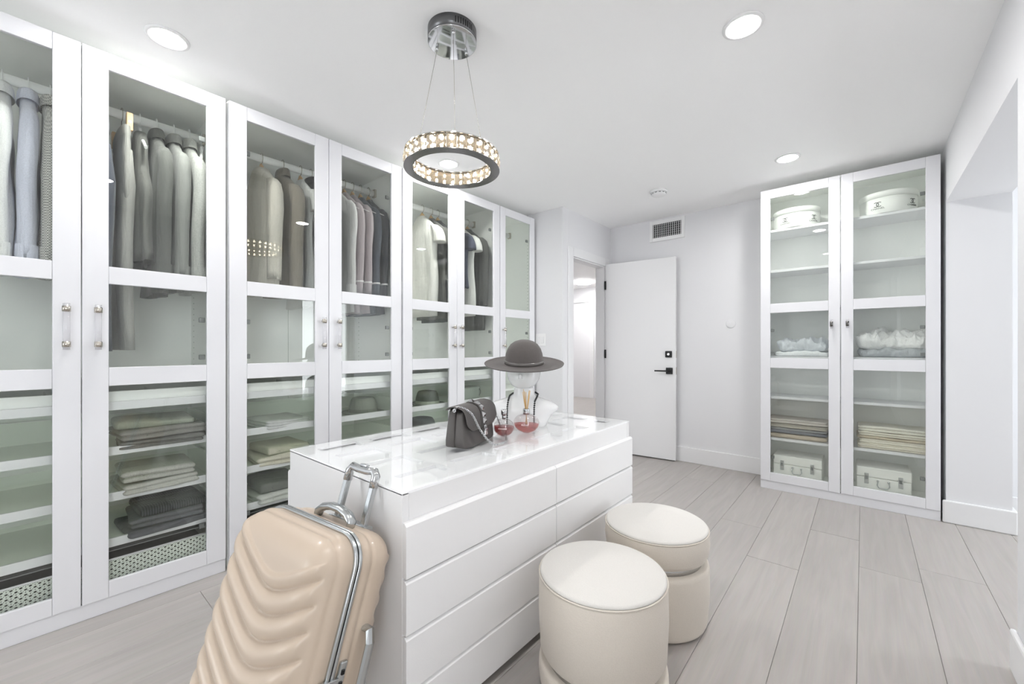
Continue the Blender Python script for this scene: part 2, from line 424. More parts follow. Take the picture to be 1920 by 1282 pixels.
# baseboards
BH = .143
struct(box('baseboard_back', M_TRIM, -2.12, -.64, YB-.015, YB, 0, BH, bevel=.004))
struct(box('baseboard_pier', M_TRIM, .388, .70, 3.793, 3.81, 0, BH, bevel=.008))
struct(box('baseboard_pier_side', M_TRIM, .68, .70, 3.81, YB, 0, BH, bevel=.008))
struct(box('baseboard_next', M_TRIM, .70, 2.8, YB-.015, YB, 0, BH, bevel=.004))
struct(box('baseboard_right', M_TRIM, .388, .405, YF, 2.222, 0, BH, bevel=.008))
struct(box('baseboard_jamb', M_TRIM, .405, .70, 2.205, 2.222, 0, BH, bevel=.008))
struct(box('baseboard_return', M_TRIM, -2.40, -2.12, 3.20, 3.215, 0, BH, bevel=.004))

# ================================================================== the open door
d = thing('door_1', None, None); struct(d)
DW = .715; ang = math.atan2(4.10-4.03, -1.395+2.10)
d.location = (-2.10, 4.035, 0); d.rotation_euler = (0, 0, ang)
box('door_leaf', M_TRIM, 0, DW, -.018, .018, .012, 2.0, d, .003)
for z in (1.776, 1.044, .25):
    MB().box(-.012, .006, -.026, -.012, z-.045, z+.045).build('hinge', M_BLACK, d)
dl = rbox(MB(), .032, .008, .032, .006, (6, 2, 6)).build('deadbolt_plate', M_BLACK, d, (DW-.065, -.026, 1.047))
MB().lathe([(.014, 0), (.014, .004), (.011, .006)], 20).build('deadbolt_cylinder', M_DKCHROME, dl, (0, -.007, 0), (R(90), 0, 0))
hp = rbox(MB(), .032, .006, .032, .003, (4, 2, 4)).build('handle_plate', M_BLACK, d, (DW-.058, -.024, .884))
MB().tube([(0, -.005, 0), (0, -.045, 0)], .010, 12).tube([(.008, -.045, 0), (-.13, -.045, 0)], .007, 10).build('lever', M_BLACK, hp)
for z in (1.047, .884): box('latch_plate', M_STEEL, DW-.001, DW+.002, -.012, .012, z-.035, z+.035, d)

# ================================================================== wall and ceiling fittings
def round_prof(r, h, e=.004): return [(0.0005, 0), (r-e, 0), (r, -e), (r, -h)]
DLS = [((-2.23, .385), 'recessed ceiling downlight above the trousers wardrobe at upper left'), ((-.37, 1.88), 'recessed ceiling downlight over the stools, near the upper right corner'),
       ((-.395, 3.395), 'recessed ceiling downlight just above the shelf cabinet'), ((-2.24, 1.94), 'recessed ceiling downlight seen through the chandelier ring'),
       ((-.37, .385), 'recessed ceiling downlight directly above the viewer')]
for (x, y), lab in DLS:
    t = thing('ceiling_light', lab, 'light', (x, y, CEIL), group='recessed downlights')
    MB().lathe([(.056, -.001), (.058, -.006), (.066, -.007), (.075, -.004), (.076, 0), (.056, 0)], 40, cap=False).build('trim_ring', M_PLASTIC, t)
    MB().lathe([(.0004, -.004), (.05, -.004), (.057, -.002)], 40).build('lens', M_LENS, t)
t = thing('hall_ceiling_light', 'thin round ceiling lamp in the hall beyond the doorway', 'light', (-4.28, 7.27, CEIL))
MB().lathe([(.0005, -.03), (.15, -.03), (.16, -.02), (.16, 0)], 32).build('lens', M_HLENS, t)
MB().lathe([(.161, -.012), (.168, -.012), (.168, 0), (.161, 0)], 32, cap=False).build('trim_ring', M_PLASTIC, t)
t = thing('hall_ceiling_light', 'added hall downlight, unseen behind the short wall', 'light', (-3.4, 5.0, CEIL))  # second hall lamp, added out of view to brighten the hall
MB().lathe([(.0005, -.004), (.12, -.004), (.13, 0)], 32).build('lens', M_HLENS, t)

t = thing('smoke_detector', 'white round smoke detector on the ceiling before the air vent', 'detector', (-1.30, 3.42, CEIL))
MB().lathe([(.068, 0), (.068, -.012), (.064, -.016)], 40).build('base_plate', M_PLASTIC, t)
MB().lathe([(.058, -.016), (.058, -.030), (.052, -.036), (.03, -.040), (.0005, -.041)], 40).build('sensor_cover', M_PLASTIC, t)
for a in range(0, 360, 30): MB().box(.0565, .0595, -.008, .008, -.027, -.021).build('vent_slot', M_GREY, t, rot=(0, 0, R(a)))

t = thing('air_vent', 'white framed air grille high on the wall above the open door', 'vent', (-1.50, YB, 2.297))
b = MB(); b.box(-.175, -.142, -.014, 0, -.105, .105); b.box(.142, .175, -.014, 0, -.105, .105); b.box(-.142, .142, -.014, 0, .068, .105); b.box(-.142, .142, -.014, 0, -.105, -.068)
b.build('frame', M_PLASTIC, t, bevel=.003)
box('duct_back', M_DARK, -.142, .142, -.002, -.0005, -.068, .068, t)  # dark sheet in place of the duct's shaded depth
for i in range(15):
    x = -.133 + i*.019
    MB().box(-.0016, .0016, -.012, -.004, -.068, .068).build('fin', M_PLASTIC, t, (x, 0, 0))
for i in range(6):
    MB().box(-.142, .142, -.006, -.0025, -.0035, .0035).build('slat', M_GREY, t, (0, 0, -.056+i*.0225))
t = thing('light_switch', 'white double rocker light switch plate on the narrow wall beside the wardrobes', 'switch', (-2.366, 3.2145, 1.187))
MB().box(-.058, .058, -.006, 0, -.058, .058).build('plate', M_PLASTIC, t, bevel=.002)
for s_ in (-.023, .023): MB().box(s_-.016, s_+.016, -.010, -.006, -.033, .033).build('rocker', M_TRIM, t, bevel=.002)
t = thing('cover_plate', 'small round white blank cover plate on the wall right of the open door', 'cover plate', (-.92, YB, 1.33))
MB().lathe([(.04, 0), (.04, .003), (.036, .005), (.0005, .006)], 32).build('disc', M_WALL, t, rot=(R(90), 0, 0))
MB().lathe([(.004, .006), (.0035, .0075), (.0004, .0075)], 12).build('screw', M_PLASTIC, t, rot=(R(90), 0, 0))

# ================================================================== wardrobes
ZD0, ZD1 = .066, 2.356
RAILS = [(.066, .132), (.955, 1.033), (1.385, 1.458), (2.287, 2.356)]
def make_handle(door, x, z0=1.108, z1=1.292):
    MB().tube([(x, -.052, z0), (x, -.052, z1)], .0105, 14).build('handle_bar', M_ACRYL, door)
    for z in (z0+.022, z1-.022):
        MB().tube([(x, -.052, z-.011), (x, -.052, z+.011)], .0125, 14).tube([(x, -.045, z), (x, -.02, z)], .005, 10).build('handle_collar', M_STEEL, door)
def make_knob(door, x, z):
    MB().tube([(x, -.045, z-.031), (x, -.045, z+.031)], .008, 12).build('handle_bar', M_ACRYL, door)
    MB().tube([(x, -.045, z-.018), (x, -.045, z+.018)], .0095, 12).tube([(x, -.04, z), (x, -.02, z)], .006, 10).build('handle_collar', M_DKCHROME, door)
def make_door(root, x0, x1, stile, handle_x, hinge_side, knob=False):
    xm = (x0+x1)/2
    dr = MB().box(x0, x0+stile, -.022, -.002, ZD0, ZD1).box(x1-stile, x1, -.022, -.002, ZD0, ZD1).build('door', M_LACQ, root, bevel=.0025)
    for z0, z1 in RAILS: box('rail', M_LACQ, x0+stile+.0004, x1-stile-.0004, -.0215, -.0025, z0, z1, dr, .002)
    for (a, b0), (b1, c) in zip(RAILS[:-1], RAILS[1:]):
        box('glass_pane', M_GLASS, x0+stile, x1-stile, -.0105, -.0065, b0, b1, dr)
    if knob: make_knob(dr, handle_x, 1.284)
    else: make_handle(dr, handle_x)
    hx = x0+stile+.012 if hinge_side < 0 else x1-stile-.012
    for z in (2.13, 1.25, 1.07, .25):
        MB().box(hx-.012, hx+.012, .006, .02, z-.012, z+.012).build('hinge_cup', M_GREY, dr, bevel=.003)
    return dr
def carcass(root, W, D, back_seam=True):
    T = .018
    box('side_panel', M_CARC, 0, T, 0, D, .0, 2.36, root, .001); box('side_panel', M_CARC, W-T, W, 0, D, .0, 2.36, root, .001)
    box('top_panel', M_CARC, T, W-T, 0, D, 2.342, 2.36, root, .001); box('base_panel', M_CARC, T, W-T, .001, D, .066, .084, root, .001)
    box('plinth', M_LACQ, .0005, W-.0005, -.012, -.001, 0, .064, root, .0015)
    if back_seam:
        for a, b_ in ((T, W/2-.0012), (W/2+.0012, W-T)): box('back_panel', M_CARC, a, b_, D-.012, D-.003, .084, 2.342, root)
        box('back_seam', M_SLOT, W/2-.0012, W/2+.0012, D-.011, D-.004, .084, 2.342, root)
    else: box('back_panel', M_CARC, T, W-T, D-.012, D-.003, .084, 2.342, root)
    for sx in (T, W-T):
        pin = MB(); s_ = 1 if sx < W/2 else -1
        for y in (.05, D-.07):
            for i in range(60): 
                z = .25+i*.032
                pin.box(min(sx, sx+s_*.0008), max(sx, sx+s_*.0008), y-.003, y+.003, z-.003, z+.003)
        tag(pin.build('shelf_pin_holes', M_SLOT, root), kind='stuff')
def rail(root, W, y=.28, z=2.236):
    b = MB(); b.loft([[(x,)+((y+.012*math.cos(a)), z+.022*math.sin(a)) for a in [2*math.pi*j/16 for j in range(16)]] for x in (.02, W-.02)])
    r = b.build('clothes_rail', M_PLASTIC, root)
    for x in (.018, W-.034):
        MB().box(x, x+.016, y-.018, y+.018, z-.028, z+.03).build('rail_bracket', M_STEEL, r, bevel=.003)
def drawer(root, W, z, D, glass_h=.138, name='drawer'):
    f = MB().box(.024, W-.024, .028, .044, z, z+.037).build(name, M_LACQ, root, bevel=.002)
    MB().box(.03, W-.03, .044, D-.03, z+.004, z+.014).box(.03, .042, .044, D-.03, z+.014, z+.12).box(W-.042, W-.03, .044, D-.03, z+.014, z+.12).box(.042, W-.042, D-.042, D-.03, z+.014, z+.12).build('drawer_box', M_CARC, f)
    if glass_h: box('glass_front', M_DGLASS, .03, W-.03, .033, .038, z+.037, z+.037+glass_h, f)
    return f
def basket(root, W, D, z0=.09, h=.112):
    f = box('basket', M_PERF, .028, W-.028, .03, .032, z0, z0+h, root)
    for a in ((.028, .03, .03, D-.03), (W-.03, W-.028, .03, D-.03), (.03, W-.03, D-.032, D-.03)):
        box('basket_side', M_PERF, a[0], a[1], a[2], a[3], z0, z0+h, f)
    box('basket_floor', M_BASKETIN, .03, W-.03, .032, D-.032, z0, z0+.003, f)
    MB().tube([(.028, .031, z0+h), (W-.028, .031, z0+h), (W-.028, D-.03, z0+h), (.028, D-.03, z0+h)], .004, 8, True).build('basket_rim', M_LACQ, f)
    MB().box(.026, W-.026, .05, D-.05, z0+h+.028, z0+h+.032).build('runner', M_GREY, f)
XF = -2.44                        # carcass front plane; doors stand 2 cm proud
DEPTH = .58
ZDR = [.845, .650, .452, .256]
units = [(-.355, 1.0, 2, 'tall white wardrobe with shirts and trousers behind two glass doors, nearest the viewer'),
         (.657, 1.015, 2, 'tall white wardrobe with knitwear and piped cardigans behind two glass doors'),
         (1.682, 1.0, 2, 'tall white wardrobe with white dress and felt hats behind two glass doors'),
         (2.686, .498, 1, 'narrow empty single-door white wardrobe at the end of the row')]
hpos = {0: (.102, .191), 1: (1.125, 1.218), 2: (2.137, 2.215), 3: (2.722,)}
WR = []
for i, (y0, W, nd, lab) in enumerate(units):
    root = thing('wardrobe', lab, 'wardrobe', (XF, y0, 0), R(90), group='row of glass-door wardrobes'); WR.append(root)
    carcass(root, W, DEPTH, i < 3)
    dw = W/nd
    for k in range(nd):
        make_door(root, k*dw+.0015, (k+1)*dw-.0015, .078 if nd == 2 else .07, hpos[i][k]-y0, -1 if k == 0 and nd == 2 else 1)
    rail(root, W)
    if i < 3:
        for j, z in enumerate(ZDR): drawer(root, W, z, DEPTH, .138 if j else .0)
        tr = box('tray_insert', M_CARC, .05, W-.05, .06, DEPTH-.06, .862, .868, root)
        for q in range(1, 5): box('divider', M_CARC, .05+q*(W-.1)/5-.003, .05+q*(W-.1)/5+.003, .06, DEPTH-.06, .868, .905, tr)
        box('rim', M_CARC, .045, W-.045, .05, .062, .86, .925, tr)
        box('shelf', M_CARC, .019, W-.019, .02, DEPTH-.02, .975, .993, root, .001)
        basket(root, W, DEPTH)
    else:
        for z in (.72, .40): box('shelf', M_CARC, .019, W-.019, .025, DEPTH-.02, z, z+.018, root, .001)

# tall shelf cabinet on the back wall
CB = thing('shelf_cabinet', 'tall shallow white glass-door cabinet of shelves beside the pier', 'cabinet', (-.624, 3.814, 0))
CW, CD = 1.005, .34
carcass(CB, CW, CD)
make_door(CB, .0015, .4985, .066, -.173+.624, -1, True); make_door(CB, .5035, CW-.0015, .068, -.084+.624, 1, True)
SH = [2.045, 1.725, 1.424, 1.046, .728, .400]
for z in SH: box('shelf', M_LACQ, .019, CW-.019, .022, CD-.014, z-.018, z, CB, .001)

# ================================================================== island
IX0, IX1, IY0, IY1, IZ = -1.693, -.955, .662, 2.092, .728
isl = thing('dresser_island', 'long white dresser island with glass top and flush drawers in the middle', 'island', ((IX0+IX1)/2, (IY0+IY1)/2, 0))
hx, hy = (IX1-IX0)/2, (IY1-IY0)/2
for s_ in (-1, 1):
    y0, y1 = sorted((s_*hy, s_*(hy-.022))); box('end_panel', M_ISL, -hx, hx, y0, y1, 0, IZ-.009, isl, .0015)
    box('frieze', M_ISL, *sorted((s_*(hx-.001), s_*(hx-.02))), -hy+.0225, hy-.0225, .630, IZ-.009, isl, .0015)
box('core', M_ISL, -hx+.03, hx-.03, -hy+.0225, hy-.0225, .045, .650, isl)
box('plinth', M_DARK, -hx+.05, hx-.05, -hy+.023, hy-.023, 0, .045, isl)  # toe-kick shadow put in as a dark plinth colour
rows = [(.492, .641), (.339, .485), (.184, .332), (.035, .177)]
for s_ in (-1, 1):
    for z0, z1 in rows:
        for a, b_ in ((-hy, -.0015), (.0015, hy)):
            f = MB(); xa, xb = sorted((s_*(hx+.0005), s_*(hx+.019)))
            # drawer front with a chamfered finger-pull along its upper edge
            xo, xi = s_*(hx+.019), s_*(hx+.0005)
            prof = [(xi, z0), (xo, z0), (xo, z1-.008), (s_*(hx+.011), z1), (xi, z1)]
            f.loft([[(x, y, z) for x, z in prof] for y in (a, b_)], True, False)
            f.build('drawer_front', M_ISL, isl, bevel=.0008)
# glass-topped jewellery tray
box('tray_floor', M_ISLTOP, -hx+.02, hx-.02, -hy+.022, hy-.022, .704, .710, isl)
for x in (-.19, 0, .19): box('tray_divider', M_ISLTOP, x-.03, x+.03, -hy+.07, hy-.07, .710, .7215, isl, .001)
for q in (-2, -1, 0, 1, 2): box('tray_divider', M_ISLTOP, -hx+.06, hx-.06, q*.225-.03, q*.225+.03, .710, .7213, isl, .001)
b = MB(); b.box(-hx, hx, -hy, -hy+.07, .715, .7225); b.box(-hx, hx, hy-.07, hy, .715, .7225); b.box(-hx, -hx+.07, -hy+.07, hy-.07, .715, .7225); b.box(hx-.07, hx, -hy+.07, hy-.07, .715, .7225)
b.build('top_frame', M_ISLTOP, isl)
box('glass_top', M_GTOP, -hx, hx, -hy, hy, .7228, IZ, isl, .001)
ZT = IZ + .0005

# ================================================================== chandelier
ch = thing('ring_chandelier', 'crystal ring chandelier with chrome canopy hanging over the island', 'chandelier', (-1.29, 1.137, CEIL))
cn = MB().lathe([(.0995, 0), (.0995, -.046)], 64).build('canopy', M_CANOPY, ch)
MB().lathe([(.0995, -.0462), (.1, -.049), (.097, -.050), (.0005, -.050)], 64).build('canopy_plate', M_CHROME, cn)
for i in range(8):
    a = R(-34+i*6); MB().box(.0985, .1005, -.0022, .0022, -.036, -.012).build('canopy_slot', M_BLACK, cn, rot=(0, 0, a))
ZR = -.541; RO, RI, HR = .192, .160, .058
for k in range(3):
    a = R(-38+k*120); x, y = .07*math.cos(a), .07*math.sin(a); X2, Y2 = .176*math.cos(a), .176*math.sin(a)
    w_ = MB().tube([(x, y, -.06), (X2, Y2, ZR+HR/2)], .0009, 6).build('suspension_wire', M_STEEL, ch)
    MB().tube([(x, y, -.049), (x, y, -.064)], .006, 12).build('wire_grip', M_CHROME, w_)
b = MB(); b.loft([[(r*math.cos(t_), r*math.sin(t_), z) for r, z in ((RI-.003, ZR-HR/2-.004), (RO+.003, ZR-HR/2-.004), (RO+.003, ZR-HR/2), (RI-.003, ZR-HR/2))] for t_ in [2*math.pi*j/96 for j in range(96)]], closed=True, smooth=False)
b.build('ring_base', M_DKCHROME, ch)
b = MB(); b.loft([[(r*math.cos(t_), r*math.sin(t_), z) for r, z in ((RI, ZR+HR/2), (RO, ZR+HR/2), (RO, ZR+HR/2+.003), (RI, ZR+HR/2+.003))] for t_ in [2*math.pi*j/96 for j in range(96)]], closed=True, smooth=False)
b.build('ring_top', M_CHROME, ch)
b = MB(); b.loft([[(r*math.cos(t_), r*math.sin(t_), z) for r, z in ((.1740, ZR-HR/2+.001), (.1770, ZR-HR/2+.001), (.1770, ZR+HR/2-.001), (.1740, ZR+HR/2-.001))] for t_ in [2*math.pi*j/96 for j in range(96)]], closed=True, smooth=False)
b.build('led_carrier', M_STEEL, ch)
b = MB()
for q in range(30):
    a = 2*math.pi*(q+.5)/30; ca, sa = math.cos(a), math.sin(a)
    for r0, r1 in ((.1771, .1780), (.1730, .1739)):
        for z0 in (ZR-.018, ZR+.008):
            w_ = .0045
            b.add([(r*ca - s_*w_*sa, r*sa + s_*w_*ca, z) for r in (r0, r1) for s_ in (-1, 1) for z in (z0, z0+.010)], [(0, 1, 3, 2), (4, 6, 7, 5), (0, 4, 5, 1), (2, 3, 7, 6), (0, 2, 6, 4), (1, 5, 7, 3)])
tag(b.build('led_strip', M_LED, ch), kind='stuff')
m, n, l = newmat('crystal')
for x in list(n):
    if x.type != 'OUTPUT_MATERIAL': n.remove(x)
out = [x for x in n if x.type == 'OUTPUT_MATERIAL'][0]
g = n.new('ShaderNodeBsdfGlass'); g.inputs['IOR'].default_value = 1.55; g.inputs['Roughness'].default_value = 0; g.inputs['Color'].default_value = (1, .98, .95, 1)
tr = n.new('ShaderNodeBsdfTransparent'); tr.inputs[0].default_value = (.95, .9, .82, 1)
mx = n.new('ShaderNodeMixShader'); mx.inputs[0].default_value = .25
l.new(g.outputs[0], mx.inputs[1]); l.new(tr.outputs[0], mx.inputs[2]); l.new(mx.outputs[0], out.inputs[0])
M_CRYS = m
def crystal_mesh(w, h, dp):
    a, c = w/2, h/2; i = .30
    vs_ = [(0, -a, -c), (0, a, -c), (0, a, c), (0, -a, c), (dp*.6, -a, -c*.8), (dp*.6, a, -c*.8), (dp*.6, a, c*.8), (dp*.6, -a, c*.8), (dp, -a*i, -c*.45), (dp, a*i, -c*.45), (dp, a*i, c*.45), (dp, -a*i, c*.45)]
    fs = [(0, 3, 2, 1), (0, 1, 5, 4), (1, 2, 6, 5), (2, 3, 7, 6), (3, 0, 4, 7), (4, 5, 9, 8), (5, 6, 10, 9), (6, 7, 11, 10), (7, 4, 8, 11), (8, 9, 10, 11)]
    o = MB().add(vs_, fs).build('crystal', M_CRYS); me = o.data; bpy.data.objects.remove(o); return me
mo, mi = crystal_mesh(2*math.pi*.181/30*.93, HR-.004, .016), crystal_mesh(2*math.pi*.165/24*.93, HR-.004, .014)
for cnt, me, r, flip in ((30, mo, .1805, 0), (24, mi, .1705, 1)):
    for j in range(cnt):
        a = 2*math.pi*(j+.5)/cnt
        o = bpy.data.objects.new('crystal', me); C.objects.link(o); o.parent = ch
        o.location = (r*math.cos(a), r*math.sin(a), ZR); o.rotation_euler = (0, 0, a + (math.pi if flip else 0))

# ================================================================== stools
def stool_profile(blocks, r):
    """blocks: list of (z0, z1) upholstered drums, each with rolled edges"""
    out = []
    for z0, z1 in blocks:
        e = .022; p = [(.0005, z0), (r*.90-e, z0)]
        for k in range(7):
            a = -math.pi/2 + k*math.pi/12; p.append((r*.955-e + e*math.cos(a), z0+e+e*math.sin(a)))
        p += [(r*.985, z0+(z1-z0)*.35), (r, z0+(z1-z0)*.6), (r*.995, z1-.018)]
        out.append(p)
    return out
def make_stool(label, loc, top_h, h=.392, r=.207):
    t = thing('stool', label, 'stool', loc, group='round cream stools')
    g = .022
    low, up = (.004, h-top_h-g), (h-top_h, h)
    pl = stool_profile([low], r)[0] + [(r*.985, low[1]-.006), (r*.95, low[1]), (r*.6, low[1]), (.0005, low[1])]
    MB().lathe(pl, 72).build('lower_drum', M_CREAM, t)
    MB().lathe([(r*.86, low[1]-.004), (r*.86, up[0]+.012)], 72).build('metal_band', M_CHROME, t)
    z0, z1 = up
    pu = [(.0005, z0), (r*.86, z0), (r*.94, z0+.006), (r*.975, z0+.02), (r, z0+(z1-z0)*.5), (r*.99, z1-.020), (r*.975, z1-.0125), (r*.965, z1-.0125), (.0005, z1-.0125)]
    u = MB().lathe(pu, 72).build('upper_drum', M_CREAM, t)
    MB().lathe([(r*.965, z1-.012), (r*.978, z1-.009), (r*.972, z1-.004), (r*.94, z1), (r*.6, z1+.003), (.0005, z1+.004)], 72).build('seat_cushion', M_CREAMTOP, u)
    MB().tube([(r*.985*math.cos(a), r*.985*math.sin(a), z1-.0125) for a in [2*math.pi*j/72 for j in range(72)]], .0028, 8, True).build('piping', M_CREAM, u)
    MB().lathe([(r*.8, 0), (r*.8, .004)], 48).build('glide', M_GREY, t)
make_stool('round cream stool with tall upper drum, nearest the viewer', (-.654, 1.225, 0), .262)
make_stool('round cream stool with thin seat above a chrome band, behind the nearer stool', (-.664, 1.712, 0), .118)

# ================================================================== suitcase
SW, TF, TB, SZ0, SZ1 = .39, .102, .142, .045, .645
case = thing('suitcase', 'beige ribbed hard-shell suitcase with chrome trim leaning on the island end', 'suitcase')
case.rotation_euler = (R(-17.1), R(2.5), R(9.5))
case.location = (-1.125, .314, .035)
hz = (SZ1-SZ0)/2; zc = (SZ0+SZ1)/2; YC = (TB-TF)/2
def sdisp(P, N):
    out = Vector((0, 0, 0))
    # puffed chevron ribs on the two big faces
    face = smooth01(.30, .75, abs(N.y))
    if face > 0:
        xx = math.sqrt((P.x-.03)**2 + .003) - .055
        s_ = (P.z - .58*xx + .004) / .054
        top = hz - .105
        m_ = smooth01(top+.002, top-.006, P.z - .58*xx) * smooth01(SW/2-.012, SW/2-.026, abs(P.x))
        ph = s_ - math.floor(s_)
        puff = math.sin(math.pi*ph)**.6
        out += Vector((0, math.copysign(1, N.y), 0)) * (.019*m_*(puff-.62)*face)
    # moulded step beside the frame on the narrow sides
    side = 1 - smooth01(.3, .7, abs(N.y))
    ya = abs(P.y+YC)
    out += N * (-.0035*math.exp(-((ya-.052)/.006)**2) + .002*math.exp(-((ya-.034)/.010)**2)) * side
    return out
for nm, sg in (('front_shell', -1), ('back_shell', 1)):
    rbox(MB(), SW/2, (TF+TB)/2, hz, .068, (110, 56, 190), keep=(lambda c, sg=sg: (c.y+YC)*sg > .003), disp=sdisp).build(nm, M_CASE, case, (0, YC, zc), weld=True)
def frame_path(off, y, n=12, r=.068):
    pts = []
    for cx_, cz_, a0 in ((SW/2-r, hz-r, 0), (-SW/2+r, hz-r, 90), (-SW/2+r, -hz+r, 180), (SW/2-r, -hz+r, 270)):
        for k in range(n+1):
            a = R(a0+90*k/n); pts.append((cx_+(r+off)*math.cos(a), y, zc+cz_+(r+off)*math.sin(a)))
    return pts
for y in (-.0075, .0055): MB().tube(frame_path(.003, y), .0062, 10, True).build('frame_band', M_SATIN, case)
MB().tube(frame_path(.0035, -.001), .0042, 8, True).build('frame_seal', M_BLACK, case)
# carry handle on top
ht = SZ1; HX = .012
pth = [(HX-.07, .052, ht-.004), (HX-.07, .052, ht+.012), (HX-.052, .052, ht+.026), (HX-.02, .052, ht+.034), (HX+.02, .052, ht+.034), (HX+.052, .052, ht+.026), (HX+.07, .052, ht+.012), (HX+.07, .052, ht-.004)]
MB().tube(pth, [.009, .010, .011, .011, .011, .011, .010, .009], 12, flat=1.5).build('carry_handle', M_SATIN, case)
# telescopic handle
tz = ht+.148; PX = .026; PY = .098
gp = [(PX-.056, PY, tz-.045), (PX-.056, PY, tz-.014), (PX-.046, PY, tz-.002), (PX-.02, PY, tz-.006), (PX+.02, PY, tz-.006), (PX+.046, PY, tz-.002), (PX+.056, PY, tz-.014), (PX+.056, PY, tz-.045)]
th = MB().tube(gp, .0115, 12, flat=1.2).build('telescopic_handle', M_CHROME, case)
for x in (PX-.056, PX+.056): MB().box(x-.009, x+.009, PY-.008, PY+.008, ht-.02, tz-.02).build('pole', M_SATIN, th, bevel=.003)
rbox(MB(), .014, .008, .004, .0035, (4, 4, 2)).build('push_button', M_CHROME, th, (PX, PY, tz+.008))
MB().box(PX-.078, PX+.078, PY-.016, PY+.016, ht-.006, ht+.003).build('handle_socket', M_SATIN, case, bevel=.002)
# side carry handle and latch on the narrow side facing the stools
xs = SW/2
sp_ = [(xs-.004, .078, .435), (xs+.018, .078, .435), (xs+.028, .078, .41), (xs+.028, .078, .29), (xs+.018, .078, .26), (xs-.004, .078, .26)]
MB().tube(sp_, .0085, 8, flat=1.5, smooth=False).build('side_handle', M_SATIN, case)
lt = MB().box(xs-.001, xs+.010, .020, .040, .25, .378).build('latch_plate', M_SATIN, case, bevel=.004)
for z in (.355, .33, .305): MB().box(xs+.010, xs+.0125, .026, .034, z-.005, z+.005).build('code_wheel', M_BLACK, lt)
MB().box(xs+.003, xs+.014, -.048, .02, .335, .347).build('hasp', M_SATIN, lt, bevel=.002)
for x in (-.15, .15):
    for y in (-.06, .10):
        wh = MB().lathe([(.010, -.012), (.022, -.012), (.0245, -.008), (.0245, .008), (.022, .012), (.010, .012)], 24).build('wheel', M_GREY, case, (x, y, .0245), (0, R(90), 0))
        MB().box(-.03, -.004, -.016, .016, -.018, .018).build('caster_housing', M_BLACK, wh, bevel=.003)

# ================================================================== mannequin bust, hat, necklace
bust = thing('display_bust', 'clear acrylic mannequin head and shoulders under the felt hat', 'bust', (-1.30, 1.623, ZT), R(28))
zs = [(.0, .115, .075), (.03, .125, .08), (.06, .145, .085), (.085, .172, .085), (.10, .172, .078), (.115, .150, .068), (.13, .105, .06), (.142, .068, .055), (.155, .053, .051), (.18, .048, .050), (.188, .046, .052)]
rings = [ell(0, 0, z, a, b_, 40, 2.2) for z, a, b_ in zs]
MB().loft(rings).build('torso', M_BUST, bust)
hp_ = [(.186, .022, .03, -.02), (.192, .045, .055, -.018), (.205, .062, .075, -.014), (.23, .078, .088, -.01), (.255, .084, .092, -.005), (.285, .083, .084, .004), (.31, .078, .078, .006), (.34, .062, .066, .006), (.365, .035, .04, .005), (.372, .005, .006, .005)]
hd = MB().loft([ell(0, oy, z, a, b_, 40) for z, a, b_, oy in hp_]).build('head', M_BUST, bust)
MB().loft([ell(0, -.104+q*.006, .262-q*.012, .006+q*.003, .008+q*.002, 10) for q in range(3)]).build('nose', M_BUST, hd)
# hat: dished wide brim, tilted towards the viewer
hat = thing('wide_brim_hat', 'charcoal felt hat with wide round brim on the acrylic bust', 'hat', (-1.30, 1.623, ZT+.303), R(40))
prof = [(.0005, .125), (.025, .1235), (.048, .116), (.068, .102), (.083, .081), (.092, .055), (.0965, .028), (.098, .012), (.101, .005), (.118, .002), (.15, .001), (.18, .002), (.196, .006), (.2, .008), (.197, .003), (.18, -.001), (.15, -.002), (.118, -.001), (.099, .001)]
h_ = MB().lathe(prof, 72, cap=False).build('hat_body', M_FELT, hat, rot=(R(9.5), 0, 0))
MB().lathe([(.0975, .006), (.1005, .006), (.0985, .024), (.0955, .024)], 72, cap=False).build('hat_band', M_RIBBON, h_)
# bead necklace
nk = thing('bead_necklace', 'long black bead necklace draped over the acrylic bust', 'necklace', (-1.30, 1.623, ZT), R(28))
bd = MB()
def bead(p, r): bd.add([(p[0]+r*a, p[1]+r*b_, p[2]+r*c) for a, b_, c in ICO], ICOF, True)
tmp = bmesh.new(); bmesh.ops.create_icosphere(tmp, subdivisions=1, radius=1)
ICO = [tuple(v.co) for v in tmp.verts]; ICOF = [tuple(v.index for v in f.verts) for f in tmp.faces]; tmp.free()
for s_ in (-1, 1):
    P0 = [(s_*.05, .05, .158), (s_*.066, .03, .152), (s_*.07, -.02, .146), (s_*.066, -.07, .128), (s_*.066, -.088, .10), (s_*.066, -.094, .05), (s_*.066, -.096, .012)]
    for a, b_ in zip(P0[:-1], P0[1:]):
        L = math.dist(a, b_); k = max(1, round(L/.0102))
        for q in range(k): bead(tuple(a[i]+(b_[i]-a[i])*q/k for i in range(3)), .0056)
tag(bd.build('beads', M_BEAD, nk), kind='stuff')
for s_ in (-1, 1): rbox(MB(), .009, .006, .006, .004, (4, 4, 4)).build('end_bead', M_BEAD, nk, (s_*.066, -.098, .007))

